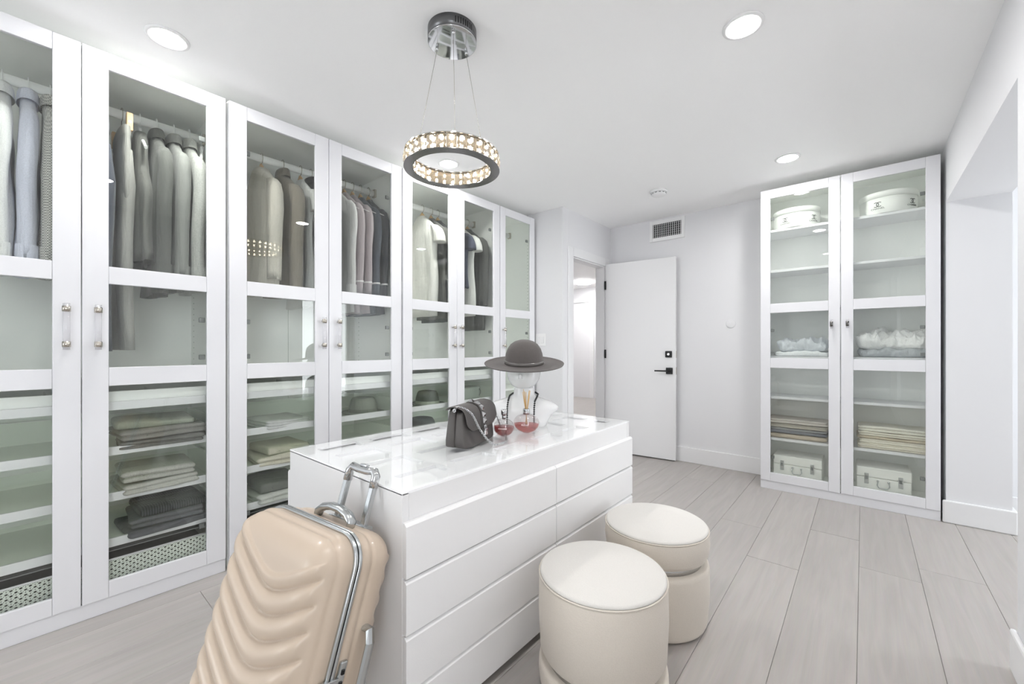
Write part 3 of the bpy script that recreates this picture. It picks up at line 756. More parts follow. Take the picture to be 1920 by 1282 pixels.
# ================================================================== bottles
def bottle(name, label, loc, rad, hh, neck, nh, liquid, fill, text, tsize, squash=.6, rz=0.0):
    t = thing(name, label, 'bottle', loc, rz)
    pr = [(.0005, 0)] + [(rad*math.cos(a)**.9 if math.cos(a) > 0 else 0, hh/2+hh/2*math.sin(a)) for a in [-math.pi/2+.35+k*(math.pi-.75)/22 for k in range(23)]]
    pr[0] = (rad*.33, 0.0)
    def body(scale, top=None, z0=0):
        rr = [(r*scale, z0+(z-hh/2)*scale+hh/2) for r, z in pr if top is None or z <= top]
        return [ell(0, 0, z, r, r*squash, 40) for r, z in rr]
    g_ = MB().loft(body(1.0) + [ell(0, 0, hh*1.0, neck, neck, 40)]).build('glass_body', M_BOTTLE, t)
    MB().loft(body(.93, fill)).build('liquid', liquid, t)
    me = text_mesh(text, tsize, .0003)
    zt = hh*.47
    def on(co):
        x, z = co.x, zt+co.y; q = max(.02, 1-(x/rad)**2-((z-hh/2)/(hh/2))**2)
        return Vector((x, -rad*squash*math.sqrt(q)-.0015-co.z, z))
    place_mesh('lettering', me, M_PRINT, t, on)
    return t
t = bottle('reed_diffuser', 'squat reed diffuser bottle with pink liquid and thin sticks before the bust', (-1.168, 1.475, ZT), .060, .088, .016, .02, M_RED, .046, 'ALDAY', .011, .62, R(28))
MB().lathe([(.0155, .084), (.0155, .108), (.0145, .110), (.010, .110), (.010, .086)], 28).build('neck_collar', M_SATIN, t)
random.seed(3)
for k in range(7):
    a = 2*math.pi*k/7; d_ = .0045; s_ = random.uniform(.016, .024)
    MB().tube([(-d_*math.cos(a)*1.6, -d_*math.sin(a), .02), (d_*math.cos(a), d_*math.sin(a), .105), (s_*math.cos(a), s_*.7*math.sin(a), .192+random.uniform(-.01, .008))], .0015, 6).build('reed', M_REED, t)
t = bottle('perfume_bottle', 'small round perfume bottle with dark red liquid beside the handbag', (-1.196, 1.352, ZT), .046, .080, .009, .015, M_DRED, .050, 'ADDAMEE', .0085, .62, R(28))
MB().lathe([(.008, .076), (.008, .094), (.0065, .094)], 20).build('neck', M_SATIN, t)
MB().tube([(0, 0, .094), (0, 0, .118)], .0125, 20).tube([(0, -.010, .107), (0, -.0135, .107)], .003, 8).build('spray_cap', M_CHROME, t)

# ================================================================== handbag
bag = thing('handbag', 'charcoal leather shoulder bag with silver studs and chain on the island', 'handbag', (-1.243, 1.195, ZT), R(109.6))
BL, BH_, BT = .142, .150, .05
def lobe(y, t0, t1, hgt, L):
    rs = []
    for z, k in ((0, .90), (.006, .97), (.03, 1.0), (.07, .98), (.11, .95), (hgt-.008, .92), (hgt, .86)):
        f = z/hgt; rs.append(ell(0, y*(1-.25*f), z, L*k, (t0*(1-f)+t1*f), 40, 5))
    return rs
MB().loft(lobe(.022, .030, .018, .148, BL*.97)).build('back_pocket', M_LEATHER, bag)
MB().loft(lobe(-.024, .032, .020, .138, BL)).build('front_pocket', M_LEATHER, bag)
# flap: sheet swept from the back edge over the top and down the front with rounded lower corners
fl_ = []
NX = 28
path = [(.036, .142), (.030, .153), (.010, .158), (-.018, .156), (-.040, .146), (-.0495, .128), (-.053, .10), (-.056, .08), (-.058, .062)]
for j, (y, z) in enumerate(path):
    row = []
    for i in range(NX+1):
        u = -1+2*i/NX
        k = j/(len(path)-1)
        # lower corners rounded
        lift = 0
        if k > .6: lift = ((k-.6)/.4)*.030*max(0, (abs(u)-.62)/.38)**1.6
        row.append((u*BL*1.01, y + lift*.05, z+lift))
    fl_.append(row)
mbf = MB(); nr = len(path)
vs1 = [p for r_ in fl_ for p in r_]
mbf.add(vs1, [(a*(NX+1)+i, a*(NX+1)+i+1, (a+1)*(NX+1)+i+1, (a+1)*(NX+1)+i) for a in range(nr-1) for i in range(NX)], True)
flap = mbf.build('flap', M_LEATHER, bag)
md = flap.modifiers.new('thick', 'SOLIDIFY'); md.thickness = .004; md.offset = 1
sv = flap.modifiers.new('sub', 'SUBSURF'); sv.levels = 1; sv.render_levels = 1
# studded strap and lock
st = []
for y, z in ((.012, .164), (-.018, .163), (-.043, .152), (-.055, .131), (-.059, .10), (-.062, .08), (-.064, .058)): st.append((y, z))
mbs = MB(); mbs.add([(x, y-.001, z) for y, z in st for x in (-.016, .016)], [(2*i, 2*i+1, 2*i+3, 2*i+2) for i in range(len(st)-1)], True)
stp = mbs.build('stud_strap', M_LEATHER, bag); stp.modifiers.new('thick', 'SOLIDIFY').thickness = .003
for k, (y, z, tilt) in enumerate(((-.004, .1655, 4), (-.031, .160, 22), (-.052, .143, 52), (-.0605, .117, 78), (-.0645, .092, 84))):
    MB().add([(-.012, -.012, 0), (.012, -.012, 0), (.012, .012, 0), (-.012, .012, 0), (0, 0, .011)], [(0, 1, 4), (1, 2, 4), (2, 3, 4), (3, 0, 4), (3, 2, 1, 0)]).build('stud', M_CHROME, bag, (0, y, z), (R(tilt), 0, 0))
lk = MB().box(-.013, .013, -.074, -.064, .032, .058).build('padlock', M_CHROME, bag, bevel=.002)
MB().tube([(-.007, -.069, .056), (-.007, -.069, .068), (0, -.069, .073), (.007, -.069, .068), (.007, -.069, .056)], .0022, 8).build('shackle', M_CHROME, lk)
def catmull(P, n=10):
    P = [Vector(p) for p in P]; out = []
    for i in range(len(P)-1):
        a, b_, c, d_ = P[max(i-1, 0)], P[i], P[i+1], P[min(i+2, len(P)-1)]
        for k in range(n):
            t_ = k/n; out.append(.5*((2*b_)+(c-a)*t_+(2*a-5*b_+4*c-d_)*t_**2+(3*b_-a-3*c+d_)*t_**3))
    return out + [P[-1]]
cp = catmull([(-.138, .0, .145), (-.134, -.015, .16), (-.11, -.058, .135), (-.075, -.085, .06), (-.04, -.12, .006), (.02, -.145, .004), (.09, -.125, .004), (.135, -.09, .02), (.146, -.06, .075), (.142, -.03, .13), (.138, .0, .158), (.14, .012, .145)], 40)
dist = [0]
for a, b_ in zip(cp[:-1], cp[1:]): dist.append(dist[-1]+(b_-a).length)
links = MB(); nl = int(dist[-1]/.0062)
for k in range(nl):
    s_ = dist[-1]*k/nl; i = max(j for j in range(len(dist)) if dist[j] <= s_); i = min(i, len(cp)-2)
    p = cp[i].lerp(cp[i+1], (s_-dist[i])/max(1e-6, dist[i+1]-dist[i])); tg = (cp[i+1]-cp[i]).normalized()
    sd = tg.cross(Vector((0, 0, 1))); sd = sd.normalized() if sd.length > .01 else Vector((1, 0, 0)); upv = sd.cross(tg)
    wv = sd if k % 2 else upv
    links.tube([p + tg*(.0052*math.cos(a)) + wv*(.0036*math.sin(a)) for a in [2*math.pi*q/8 for q in range(8)]], .0015, 5, True)
tag(links.build('chain', M_CHROME, bag), kind='stuff')
for x in (-.138, .139): MB().tube([(x, .006*math.cos(a), .146+.006*math.sin(a)) for a in [2*math.pi*q/14 for q in range(14)]], .0018, 6, True).build('ring', M_CHROME, bag)

# ================================================================== hanging clothes
XROD, ZROD, ZN = -2.72, 2.236, 2.165
def hanger(label, y, mat, yaw=0.0, clip=False, half=.165):
    t = thing('clothes_hanger', label, 'hanger', (XROD, y, ZN), yaw, group='hangers on the wardrobe rails')
    hk = [(0, 0, -.004), (0, 0, .05)] + [(-.022*math.sin(a)*1.0 + 0, 0, .072+.026*-math.cos(a)) for a in [R(20+q*22) for q in range(11)]]
    MB().tube([(0, 0, -.004), (0, 0, .040)] + [(.024*math.sin(a), 0, .071-.032*math.cos(a)) for a in [R(12+q*22) for q in range(11)]], .0021, 6).build('hook', M_STEEL if mat is M_WOODH else M_PLASTIC, t)
    if clip:
        MB().tube([(-.16, 0, -.012), (.16, 0, -.012)], .006, 8).build('clip_bar', M_PLASTIC, t)
        for x in (-.145, .145): MB().box(x-.013, x+.013, -.011, .011, -.05, .03).build('clip', mat, t, bevel=.002)
    else:
        P = [(half*u, 0, -.008-.105*abs(u)**1.15) for u in [-1+q/10 for q in range(21)]]
        MB().tube(P, [.008+.004*(1-abs(-1+q/10)) for q in range(21)], 10, flat=.75).build('shoulder_bar', mat, t)
        MB().tube([(-.03, 0, -.004), (-.012, 0, .016), (0, 0, .030), (.012, 0, .016), (.03, 0, -.004)], [.009, .012, .013, .012, .009], 10, flat=.7).build('neck', mat, t)
    return t
def garment(name, label, cat, y, mat, length=.74, half=.195, th=.029, sleeve='long', collar=None, sl_len=.60, yaw=0.0, seed=0, trim=None, vest=False, group='clothes on the wardrobe rails', hem_flare=1.0, dx=0.0):
    t = thing(name, label, cat, (XROD+dx, y, ZN), yaw, group=group)
    rnd = random.Random(seed*31+5); p1, p2 = rnd.uniform(0, 6), rnd.uniform(0, 6)
    def fn(x, yy, z):
        k = smooth01(-.10, -.5, z)
        return x + .006*k*math.sin(z*9+p1), yy*(1+.18*k*math.sin(x*46+p1)) + k*(.010*math.sin(x*24+p2) + .006*math.sin(z*11+p1))
    h = half
    if vest: pf = [(.004, .045, .024), (-.02, .075, .03), (-.05, .10, .03), (-.12, .098, .03), (-.2, .115, .032), (-.27, .17, .033), (-.31, .20, .034)]
    else: pf = [(.006, .045, .022), (-.012, .058, .028), (-.032, .088, .029), (-.055, .122, .029), (-.08, .155, .029), (-.105, .182, .030), (-.135, .198, .032), (-.18, .203, .034), (-.3, .195, .034)]
    pf = [(z, a*h/.205, b_*th/.033) for z, a, b_ in pf]
    zs0 = pf[-1][0]
    for q in range(1, 9):
        f = q/8; pf.append((zs0+(-length-zs0)*f, h*(.96+.06*f)*(1+(hem_flare-1)*f), th*(1+.15*f)*(1+(hem_flare-1)*f)))
    # hem turned inward so the opening reads as cloth
    pf += [(-length+.004, h*.95*hem_flare, th*.9), (-length+.03, h*.9*hem_flare, th*.8)]
    # dense rings along z
    MB().loft([ell(0, 0, z, a, b_, 56, 2.6, fn) for z, a, b_ in pf]).build('body', mat, t)
    if sleeve:
        for s_ in (-1, 1):
            if sleeve == 'long':
                L = sl_len
                path = [(s_*h*.70, 0, -.082, .012, .014), (s_*h*.82, .001, -.094, .030, .024), (s_*h*.95, .002, -.125, .043, .030), (s_*h*1.04, .003, -.18, .048, .033), (s_*h*1.09, .002, -.27, .046, .033), (s_*h*1.11, -.004, -.36, .043, .032), (s_*h*1.09, -.007, -.48, .040, .031), (s_*h*1.06, -.004, -.07-L, .036, .029), (s_*h*1.06, -.004, -.06-L, .03, .024)]
            else:
                path = [(s_*h*.70, 0, -.08, .012, .014), (s_*h*.84, 0, -.094, .030, .026), (s_*h*1.0, .001, -.125, .043, .033), (s_*h*1.08, .002, -.16, .048, .036), (s_*h*1.13, .003, -.19, .050, .038), (s_*h*1.15, .003, -.235, .052, .040), (s_*h*1.14, .003, -.230, .047, .034)]
            rs = []
            for q in range(len(path)-1):
                for k in range(4):
                    f = k/4; a, b_ = path[q], path[q+1]; v = [a[i]+(b_[i]-a[i])*f for i in range(5)]
                    rs.append(ell(v[0]+.0022*math.sin(v[2]*17+p1)*smooth01(-.1, -.3, v[2]), v[1]+.002*math.sin(v[2]*13+p2), v[2], v[3]*(1+.02*math.sin(v[2]*26+p2)), v[4]*min(1.2, th/.033), 20))
            v = path[-1]; rs.append(ell(v[0], v[1], v[2], v[3], v[4]*min(1.2, th/.033), 20))
            so = MB().loft(rs).build('sleeve', mat, t)
            if trim and sleeve == 'long':
                zc_ = -.07-sl_len+.075
                MB().loft([ell(s_*h*1.072, -.005, z, .0415, .0325*th/.033, 20) for z in (zc_, zc_+.011)], cap=False).build('cuff_stripe', trim, so)
                ring = [(s_*(h*.93+.052*math.cos(a)), .0015+.033*th/.033*math.sin(a), -.125-s_*0-.030*math.cos(a)*.9) for a in [2*math.pi*q/28 for q in range(28)]]
                MB().tube(ring, .0034, 6, True).build('piping', trim, so)
            elif sleeve == 'long':
                MB().loft([ell(s_*h*1.06, -.004, z, .0385, .0315, 20) for z in (-.07-sl_len, -.015-sl_len)], cap=False).build('cuff', mat, so)
    if collar:
        cm = collar if not isinstance(collar, bool) else mat
        rs = [ell(0, 0, .0, .060, .026, 28), ell(0, 0, .022, .058, .025, 28), ell(0, 0, .034, .060, .026, 28), ell(0, 0, .036, .066, .029, 28), ell(0, 0, .026, .073, .032, 28), ell(0, 0, -.012, .084, .035, 28), ell(0, 0, -.014, .080, .033, 28)]
        MB().loft(rs, cap=False).build('collar', cm, t)
    return t
def trousers(label, y, mat, bottom, seed=0, yaw=0.0):
    L = ZN-.045-bottom
    t = thing('trousers', label, 'trousers', (XROD, y, ZN-.045), yaw, group='clothes on the wardrobe rails')
    MB().loft([ell(0, 0, z, a, b_, 40, 2.6) for z, a, b_ in ((.012, .170, .020), (-.03, .172, .022), (-.032, .172, .021), (-.1, .178, .024), (-.2, .180, .025), (-.30, .176, .020), (-.36, .16, .010))]).build('waist', mat, t)
    MB().loft([ell(0, 0, z, .1735, .0235, 40, 2.6) for z in (.010, -.030)], cap=False).build('waistband', mat, t)
    for s_ in (-1, 1):
        rs = []
        for q in range(13):
            f = q/12; z = -.10-(L-.10)*f; tk = .012+.018*smooth01(.0, .18, f)
            rs.append(ell(s_*(.092-.012*f)+.006*math.sin(f*7+seed), s_*.006+.006*math.sin(f*5+seed), z, .078+.012*smooth01(0, .15, f)-.020*f, tk-.004*f, 24, 2.3))
        MB().loft(rs).build('leg', mat, t)
    return t
fb = {}
def F(r, g, b_, **k):
    key = (r, g, b_, tuple(sorted(k.items())))
    if key not in fb: fb[key] = fabric('cloth_%d_%d_%d' % (r, g, b_), lin(r, g, b_), **dict(dict(wrinkle=.5), **k))
    return fb[key]
WH = M_PLASTIC
# wardrobe nearest the viewer: shirts
for y, lab, m_, lb2 in ((-.065, 'plain white dress shirt at the far left of the nearest wardrobe', F(233, 233, 233), 'white hanger holding the plain white dress shirt'),
                   (.005, 'pale lavender dress shirt hanging beside the white shirt', F(214, 216, 232), 'white hanger holding the pale lavender shirt'),
                   (.068, 'grey checked shirt hanging beside the lavender shirt', fabric('check_cloth', lin(216, 214, 208), check=(190, .42), wrinkle=.5), 'white hanger holding the grey checked shirt')):
    hanger(lb2, y, WH, 0); garment('dress_shirt', lab, 'shirt', y, m_, .735, collar=True, sl_len=.63, seed=int(y*1000), half=.195, th=.028)
# trousers, vest, jackets
hanger('clip hanger holding the narrow navy trousers', .225, M_WOODH, 0, True); trousers('navy trousers hanging at the edge of the glass beside grey trousers', .225, F(84, 88, 100), 1.10, 1)
hanger('wooden clip hanger holding the grey trousers', .297, M_WOODH, R(4), True); trousers('light grey trousers hanging from a wooden clip hanger', .297, F(158, 157, 153), 1.105, 2)
hanger('white hanger holding the charcoal vest', .362, WH); garment('vest', 'charcoal sleeveless waistcoat between grey trousers and dark jacket', 'vest', .362, F(112, 112, 109), .64, sleeve=None, vest=True, seed=4)
for y, lab, m_, L, lb2 in ((.425, 'dark grey suit jacket next to the charcoal waistcoat', F(102, 103, 100), .79, 'white hanger holding the dark grey suit jacket'),
                      (.493, 'mid grey suit jacket between the dark and the pale grey jackets', F(142, 143, 140), .76, 'white hanger holding the mid grey suit jacket'),
                      (.557, 'pale grey flecked jacket beside the empty white hanger', F(182, 183, 179, contrast=.28, scale=180.0), .76, 'white hanger holding the pale grey jacket')):
    hanger(lb2, y, WH); garment('suit_jacket', lab, 'jacket', y, m_, L, collar=True, sl_len=.64, seed=int(y*1000))
hanger('empty white clothes hanger at the end of the suit rail', .612, WH, R(-14))
# second wardrobe: knitwear
hanger('wooden hanger holding the taupe sweater', .903, M_WOODH)
t = garment('sweater', 'taupe knit sweater on a wooden hanger beside the brown coat', 'sweater', .903, F(196, 191, 182), .735, half=.198, th=.052, sl_len=.60, seed=9)
hanger('wooden hanger holding the brown coat', 1.02, M_WOODH); garment('coat', 'brown grey coat with upright collar beside the taupe sweater', 'coat', 1.02, F(128, 121, 112), .735, half=.198, th=.045, collar=True, sl_len=.66, seed=11)
hanger('wooden hanger holding the white blouse', 1.125, M_WOODH); garment('blouse', 'white blouse half hidden behind the wardrobe door stile', 'blouse', 1.125, F(228, 228, 227), .80, sleeve='short', th=.022, seed=12)
hanger('wooden hanger holding the black jacket', 1.19, M_WOODH); garment('jacket', 'black jacket with only its edge visible behind the stile', 'jacket', 1.19, F(60, 60, 60), .74, sl_len=.66, th=.026, collar=True, seed=13)
for y, lab, m_, tr_, lb2 in ((1.36, 'plain pale grey cardigan first on the piped cardigan rail', F(206, 204, 204), None, 'wooden hanger holding the pale grey cardigan'),
        (1.415, 'mauve cardigan with white piping next to the pale grey cardigan', F(174, 163, 167), F(228, 226, 226), 'wooden hanger holding the first mauve cardigan'),
        (1.475, 'mauve cardigan with white piping next to the slate cardigan', F(172, 161, 165), F(228, 226, 226), 'wooden hanger holding the second mauve cardigan'),
        (1.535, 'slate blue cardigan with white piping between mauve and charcoal ones', F(88, 92, 101), F(228, 226, 226), 'wooden hanger holding the slate blue cardigan'),
        (1.597, 'charcoal cardigan with white piping at the end of its rail', F(78, 79, 84), F(228, 226, 226), 'wooden hanger holding the charcoal cardigan')):
    hanger(lb2, y, M_WOODH); garment('cardigan', lab, 'cardigan', y, m_, .82, sl_len=.63, seed=int(y*1000), trim=tr_, th=.025)
# third wardrobe: dresses
for y, nm, lab, cat, m_, L, sv_, lb2, k in ((2.075, 'dress', 'white short-sleeved dress in front of the dark dress', 'dress', F(216, 214, 210), .80, 'short', 'wooden hanger holding the white short-sleeved dress', dict(th=.043, half=.19)),
        (2.165, 'dress', 'dark grey dress directly behind the white dress', 'dress', F(108, 107, 105), .82, 'short', 'wooden hanger holding the dark grey dress', dict(th=.034)),
        (2.235, 'dress', 'charcoal dress with pale piping beside the door stile', 'dress', F(84, 85, 88), .84, 'short', 'wooden hanger holding the charcoal dress', dict(th=.03)),
        (2.40, 'tee_shirt', 'navy short-sleeved tee with grey edging beside the white tunic', 'tee shirt', F(84, 88, 104), .55, 'short', 'wooden hanger holding the navy tee', dict(th=.034)),
        (2.48, 'tunic', 'white tunic between the navy tee and the long dark coat', 'tunic', F(230, 229, 226), .78, 'short', 'wooden hanger holding the white tunic', dict(th=.034)),
        (2.575, 'coat', 'long dark grey coat at the end of the dress rail', 'coat', F(92, 92, 90), .90, 'long', 'wooden hanger holding the long dark coat', dict(th=.042, sl_len=.62, half=.198))):
    hanger(lb2, y, M_WOODH); garment(nm, lab, cat, y, m_, L, sleeve=sv_, seed=int(y*1000), **k)

# ================================================================== folded things
def folded(name, label, cat, loc, w_, d_, h, mat, layers=2, yaw=0.0, seed=0, group='folded clothes', rough=.006, axis='y', sag=.0):
    """one folded garment: rounded slab whose sides show its fold lines; w_ along y, d_ along x"""
    t = thing(name, label, cat, loc, yaw, group=group)
    hz_ = h/2
    def dsp(P, N):
        f = (P.z+hz_)/h
        g_ = 0
        for q in range(1, layers): g_ += math.exp(-((f-q/layers)*layers*3.6)**2)
        flat = Vector((N.x, N.y, 0))
        nz = noise.noise(Vector((P.x*9+seed, P.y*9, P.z*14)))
        nz2 = noise.noise(Vector((P.x*5, P.y*5+seed, 3.1)))
        st_ = noise.noise(Vector((math.floor(f*layers*.999)*7.3+seed, 1.7, P.y*2)))
        out = flat*(-.010*g_*min(1, h/.04/layers*2) + st_*.012) + Vector((0, 0, nz2*rough*(f+.1)*1.6)) + N*nz*rough*.6
        if P.z < -hz_*.8: out.z = max(out.z, 0)*.3
        out.z += sag*(1-(2*P.y/w_)**2)*f*-1
        return out
    n_ = (14, 22, 6*layers+6)
    o = rbox(MB(), d_/2, w_/2, hz_, min(hz_*.92/layers**.4, .022), n_, disp=dsp).build('cloth', mat, t, (0, 0, hz_+.001), weld=True)
    MB().tube([(d_/2-.03+.0, -w_/2*.5, h*.55), (d_/2+.003, -w_/2*.45, h*.5), (d_/2+.003, -w_/2*.43, h*.42)], .0018, 6).build('fold_edge', mat, o, (0, 0, -hz_))
    return t
def zd(i): return ZDR[i]+.0145
K1, K2, K3 = F(168, 167, 162), F(140, 138, 134), F(112, 111, 108)
folded('folded_sweater', 'dark grey folded sweater at the bottom of the grey pile in the second drawer', 'sweater', (-2.60, .42, zd(1)), .31, .30, .036, K3, 2, R(-4), 1)
folded('folded_sweater', 'mid grey folded sweater in the middle of the grey pile in the second drawer', 'sweater', (-2.605, .415, zd(1)+.038), .32, .30, .045, K2, 2, R(3), 2)
folded('folded_sweater', 'light grey folded sweater on top of the grey pile in the second drawer', 'sweater', (-2.62, .40, zd(1)+.085), .29, .28, .034, K1, 1, R(-3), 3)
folded('folded_sweater', 'pale grey folded sweater at the bottom of the pile in the third drawer', 'sweater', (-2.60, .40, zd(2)), .28, .30, .045, F(184, 183, 177), 2, R(4), 4)
folded('folded_sweater', 'pale grey flecked folded sweater on top in the third drawer', 'sweater', (-2.605, .405, zd(2)+.047), .27, .29, .050, F(178, 177, 171, contrast=.3), 2, R(-2), 5)
folded('folded_sweater', 'slate folded sweater at the bottom of the dark pile in the fourth drawer', 'sweater', (-2.60, .43, zd(3)), .30, .30, .030, F(96, 97, 101), 1, R(4), 6)
folded('folded_sweater', 'charcoal folded sweater in the middle of the dark pile in the fourth drawer', 'sweater', (-2.605, .44, zd(3)+.032), .27, .29, .040, F(104, 105, 108), 2, R(-4), 7)
folded('folded_sweater', 'ribbed charcoal folded sweater on top of the dark pile in the fourth drawer', 'sweater', (-2.61, .45, zd(3)+.074), .25, .27, .036, F(84, 86, 88, stripes=34.0), 1, R(2), 8)
folded('folded_jeans', 'pale blue grey folded jeans in the upper drawer beside the tweed hat', 'jeans', (-2.60, .95, zd(1)), .24, .26, .050, F(205, 205, 206), 3, R(7), 9)
folded('folded_blanket', 'beige folded knit in the third drawer under the pale jeans', 'knit', (-2.60, .94, zd(2)), .26, .30, .052, F(208, 203, 188), 2, R(-5), 10)
folded('folded_blanket', 'beige folded knit lying on top of another beige knit in the drawer', 'knit', (-2.61, .96, zd(2)+.054), .24, .28, .042, F(200, 195, 180), 1, R(3), 11)
folded('folded_blanket', 'white folded knit under the dark one in the bottom drawer', 'knit', (-2.59, .92, zd(3)), .25, .30, .050, F(206, 207, 203), 2, R(2), 12)
folded('folded_blanket', 'dark grey folded knit on the white one in the bottom drawer', 'knit', (-2.60, .93, zd(3)+.052), .23, .29, .055, F(112, 114, 110), 1, R(-3), 13)

def fedora(label, loc, mat, bandm, rad=.095, brim=.145, h=.105, yaw=0.0, flat=False):
    t = thing('fedora_hat', label, 'hat', loc, yaw, group='hats in the glass-front drawers')
    def rg(z, r, e=1.0): return [(r*1.12*math.cos(a), r*e*math.sin(a), z) for a in [2*math.pi*q/40 for q in range(40)]]
    rs = [rg(.012, brim), rg(.008, brim*.97), rg(.004, rad*1.15), rg(.010, rad*1.0), rg(.05, rad*.96), rg(h*.85, rad*.84), rg(h, rad*.74)]
    top = []
    for sc_, dz in ((.6, .004), (.4, -.008), (.2, -.018), (.03, -.02)): top.append([(x*sc_/.74/rad*rad, y*sc_/.74, h+dz) for x, y, z in rg(h, rad*.74)])
    low = [rg(.002, rad*1.0), rg(.000, rad*1.16), rg(.005, brim*.97), rg(.010, brim)]
    o = MB().loft(list(reversed(low))[:1] + rs + top).build('hat_body', mat, t)
    MB().loft([rg(.011, rad*1.006), rg(.034, rad*.985)], cap=False).build('hat_band', bandm, o)
    return t
fedora('grey tweed fedora in the drawer above the island', (-2.62, 1.50, zd(1)+.001), F(152, 152, 148, contrast=.35), F(136, 136, 132), .088, .13, .105, R(20))
fedora('grey felt fedora with wide pale band in the drawer under the white dress', (-2.62, 2.05, zd(1)+.001), F(108, 110, 106), F(206, 206, 198), .092, .135, .105, R(-10))
fedora('dark blue grey felt hat in the drawer below the pale-banded fedora', (-2.62, 2.00, zd(2)+.001), F(88, 92, 96), F(80, 82, 86), .10, .14, .10, R(10))
t = thing('wash_bag', 'grey rectangular zipped wash bag in the drawer under the long dark coat', 'bag', (-2.62, 2.47, zd(1)), R(8))
rbox(MB(), .07, .12, .055, .02, (8, 12, 8), disp=lambda P, N: N*.004*noise.noise(P*14)).build('body', F(172, 175, 174), t, (0, 0, .056), weld=True)
MB().tube([(.055, -.10, .108), (.03, -.05, .1125), (.03, .05, .1125), (.055, .10, .108)], .002, 6).build('zip', M_STEEL, t)
MB().tube([(.071, .09, .03), (.085, .09, .05), (.085, .09, .075), (.071, .09, .09)], .004, 8).build('strap', F(150, 152, 150), t)

# ------------------------------------------------------------------ shelf cabinet contents
CY = 3.814 + .17
def shelf_z(i): return SH[i] + .0006
def emblem(parent, R_, ang, z, s=1.0):
    """two interlocking open rings with a line of capitals, wrapped on the round box"""
    def wrap(x, zz, d): a = ang + x/R_; return (( R_+d)*math.cos(a), (R_+d)*math.sin(a), z+zz)
    for sg in (-1, 1):
        b_ = MB(); rr, tw = .016*s, .0024*s; rows_ = []
        for q in range(29):
            a = R(48 + (360-96)*q/28)
            rows_.append((math.cos(a)*(-sg), math.sin(a)))
        vs_ = []
        for c_, s_ in rows_:
            for r_, d in ((rr-tw, .0004), (rr+tw, .0004), (rr+tw, .0014), (rr-tw, .0014)):
                vs_.append(wrap(sg*-.0095*s*-1*-1 + r_*c_*-1*-1, r_*s_, d))
        fs = [(4*i+j, 4*i+(j+1) % 4, 4*i+4+(j+1) % 4, 4*i+4+j) for i in range(28) for j in range(4)] + [(3, 2, 1, 0), (112, 113, 114, 115)]
        b_.add(vs_, fs).build('emblem_ring', M_INK, parent)
    me = text_mesh('CHANEL', .017*s, .0004)
    place_mesh('lettering', me, M_INK, parent, lambda co: Vector(wrap(co.x*1.25, -.030*s+co.y, .0008+co.z)))
def hat_box(label, x, y, r, h):
    t = thing('hat_box', label, 'box', (x, y, shelf_z(0)), group='round hat boxes')
    bx_ = MB().lathe([(.0005, 0), (r-.003, 0), (r-.001, .002), (r-.001, h-.02)], 64).build('body', M_BOX, t)
    MB().lathe([(r-.0005, h-.040), (r+.0025, h-.040), (r+.0025, h-.002), (r+.001, h), (.0005, h+.001)], 64).build('lid', M_BOX, t)
    # two emblems, one facing the room and one towards the side
    emblem(bx_, r-.001, R(-112), h*.42, .95); emblem(bx_, r-.001, R(-38), h*.42, .95)
hat_box('white round hat box with emblem on the upper shelf, nearer the open door', -.405, 3.980, .154, .150)
hat_box('white round hat box with emblem on the upper shelf, nearer the pier', .135, 3.980, .155, .150)

def trunk(label, x0, x1, y0, dp, h):
    z0 = .0845
    t = thing('storage_trunk', label, 'trunk', ((x0+x1)/2, y0, z0), group='white storage trunks')
    W2 = (x1-x0)/2; hl = h*.62
    bo = MB().box(-W2, W2, 0, dp, 0, hl).build('body', M_TRUNK, t, bevel=.005)
    MB().box(-W2-.002, W2+.002, -.002, dp+.002, hl+.002, h).build('lid', M_TRUNK, t, bevel=.006)
    for s_ in (-1, 1):
        x = s_*W2*.62
        lt_ = MB().box(x-.012, x+.012, -.006, -.0005, hl-.045, hl+.03).build('latch', M_SATIN, t, bevel=.002)
        MB().box(x-.008, x+.008, -.009, -.006, hl-.012, hl+.012).build('latch_tongue', M_GREY, lt_, bevel=.001)
        MB().lathe([(.007, 0), (.007, .006), (.004, .010), (.0004, .010)], 14).build('handle_stud', M_SATIN, t, (s_*.028, -.0005, hl-.018), (R(90), 0, 0))
    MB().tube([(-.028, -.010, hl-.02), (-.032, -.014, hl-.045), (-.022, -.016, hl-.062), (.022, -.016, hl-.062), (.032, -.014, hl-.045), (.028, -.010, hl-.02)], .0035, 8).build('handle', M_SATIN, t)
trunk('white trunk with metal latches on the cabinet floor, nearer the open door', -.545, -.235, 3.865, .25, .178)
trunk('white trunk with metal latches on the cabinet floor, nearer the pier', -.035, .250, 3.855, .25, .185)

G_ = 'folded blankets on the cabinet shelf'
bl = [('tan folded blanket at the bottom of the mixed pile', (196, 184, 168), .036, 1), ('slate blue folded blanket above the tan one', (122, 124, 132), .022, 1), ('grey folded blanket above the slate one', (146, 147, 150), .020, 1),
      ('beige folded blanket below the top one in the mixed pile', (186, 181, 172), .030, 2), ('pale beige folded blanket on top of the mixed pile', (198, 192, 186), .034, 2)]
z = shelf_z(5)
for k, (lab, c, h, ly) in enumerate(bl):
    folded('folded_blanket', lab, 'blanket', (-.40, 3.985, z), .25, .395, h, F(*c), ly, R(90*0), 20+k, G_, .003, sag=.004); z += h+.0015
bl = [('cream folded blanket at the bottom of the cream pile', (226, 220, 206), .036, 3), ('cream folded blanket second from the bottom of the cream pile', (230, 225, 212), .030, 2), ('tan edged folded blanket in the middle of the cream pile', (198, 186, 166), .018, 1),
      ('cream folded blanket second from the top of the cream pile', (228, 223, 210), .030, 2), ('ivory folded blanket on top of the cream pile', (228, 225, 214), .036, 2)]
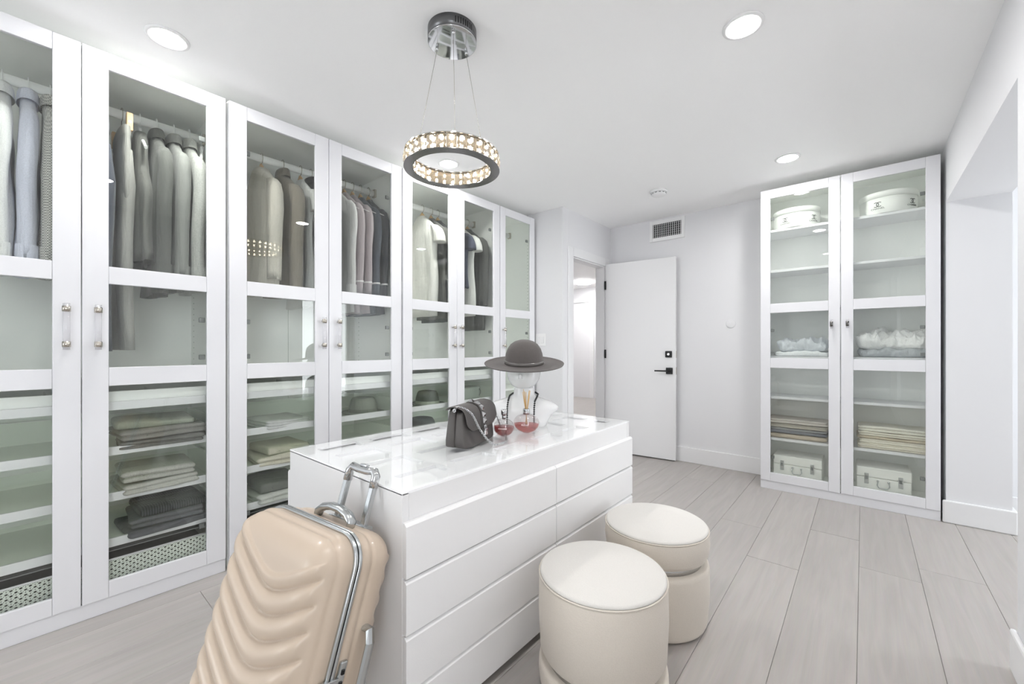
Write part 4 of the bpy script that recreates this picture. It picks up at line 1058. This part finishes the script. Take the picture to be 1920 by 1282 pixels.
z = shelf_z(5)
for k, (lab, c, h, ly) in enumerate(bl):
    folded('folded_blanket', lab, 'blanket', (.155 + (.008 if k % 2 else 0), 3.985, z), .25, .375, h, F(*c), ly, 0, 30+k, G_, .003, sag=.003); z += h+.0015

def crumple(name, label, loc, hx_, hy_, h, mat, seed, amp=.02, cat='shirt', sub=(64, 46, 12)):
    t = thing(name, label, cat, loc, 0, group='rumpled linen on the cabinet shelf')
    def dsp(P, N):
        f = (P.z/h)+.5
        v = noise.fractal(Vector((P.x*11+seed, P.y*11, P.z*6)), .8, 2.2, 4)
        rd = abs(noise.noise(Vector((P.x*20+P.y*9+seed*2, P.y*15-P.x*6, 1.3+P.z*5))))*1.6
        edge = noise.noise(Vector((P.x*6, seed, P.y*6)))
        o = Vector((N.x, N.y, 0))*(v*amp*.9 + edge*.02) + Vector((0, 0, f*(v*amp + (.5-rd)*amp*1.1 + edge*.02)))
        if f < .15: o.z = max(0, o.z)*.2
        return o
    MB_ = rbox(MB(), hx_, hy_, h/2, h*.45, sub, disp=dsp)
    o = MB_.build('cloth', mat, t, (0, 0, h/2+.001), weld=True)
    MB().tube([(hx_*.2, -hy_*.9, h*.5), (hx_*.5, -hy_*.95, h*.3), (hx_*.7, -hy_*.9, h*.15)], .0022, 6).build('seam', mat, o, (0, 0, -h/2))
    return t
crumple('folded_shirt', 'flat white folded shirt at the bottom of the pile behind the knob', (-.36, CY-.01, shelf_z(3)), .17, .12, .035, F(232, 234, 236), 3, .006)
crumple('rumpled_shirt', 'rumpled pale blue grey shirt lying on the white folded shirt', (-.36, CY-.01, shelf_z(3)+.036), .15, .11, .075, F(212, 216, 222), 8, .032)
crumple('rumpled_towel', 'grey rumpled cloth under the white heap', (.155, CY-.01, shelf_z(3)), .175, .12, .055, F(176, 180, 184), 15, .018, 'cloth')
crumple('rumpled_blouse', 'white rumpled cloth heaped on the grey cloth', (.155, CY-.005, shelf_z(3)+.054), .185, .12, .105, F(240, 240, 240), 21, .042, 'cloth')
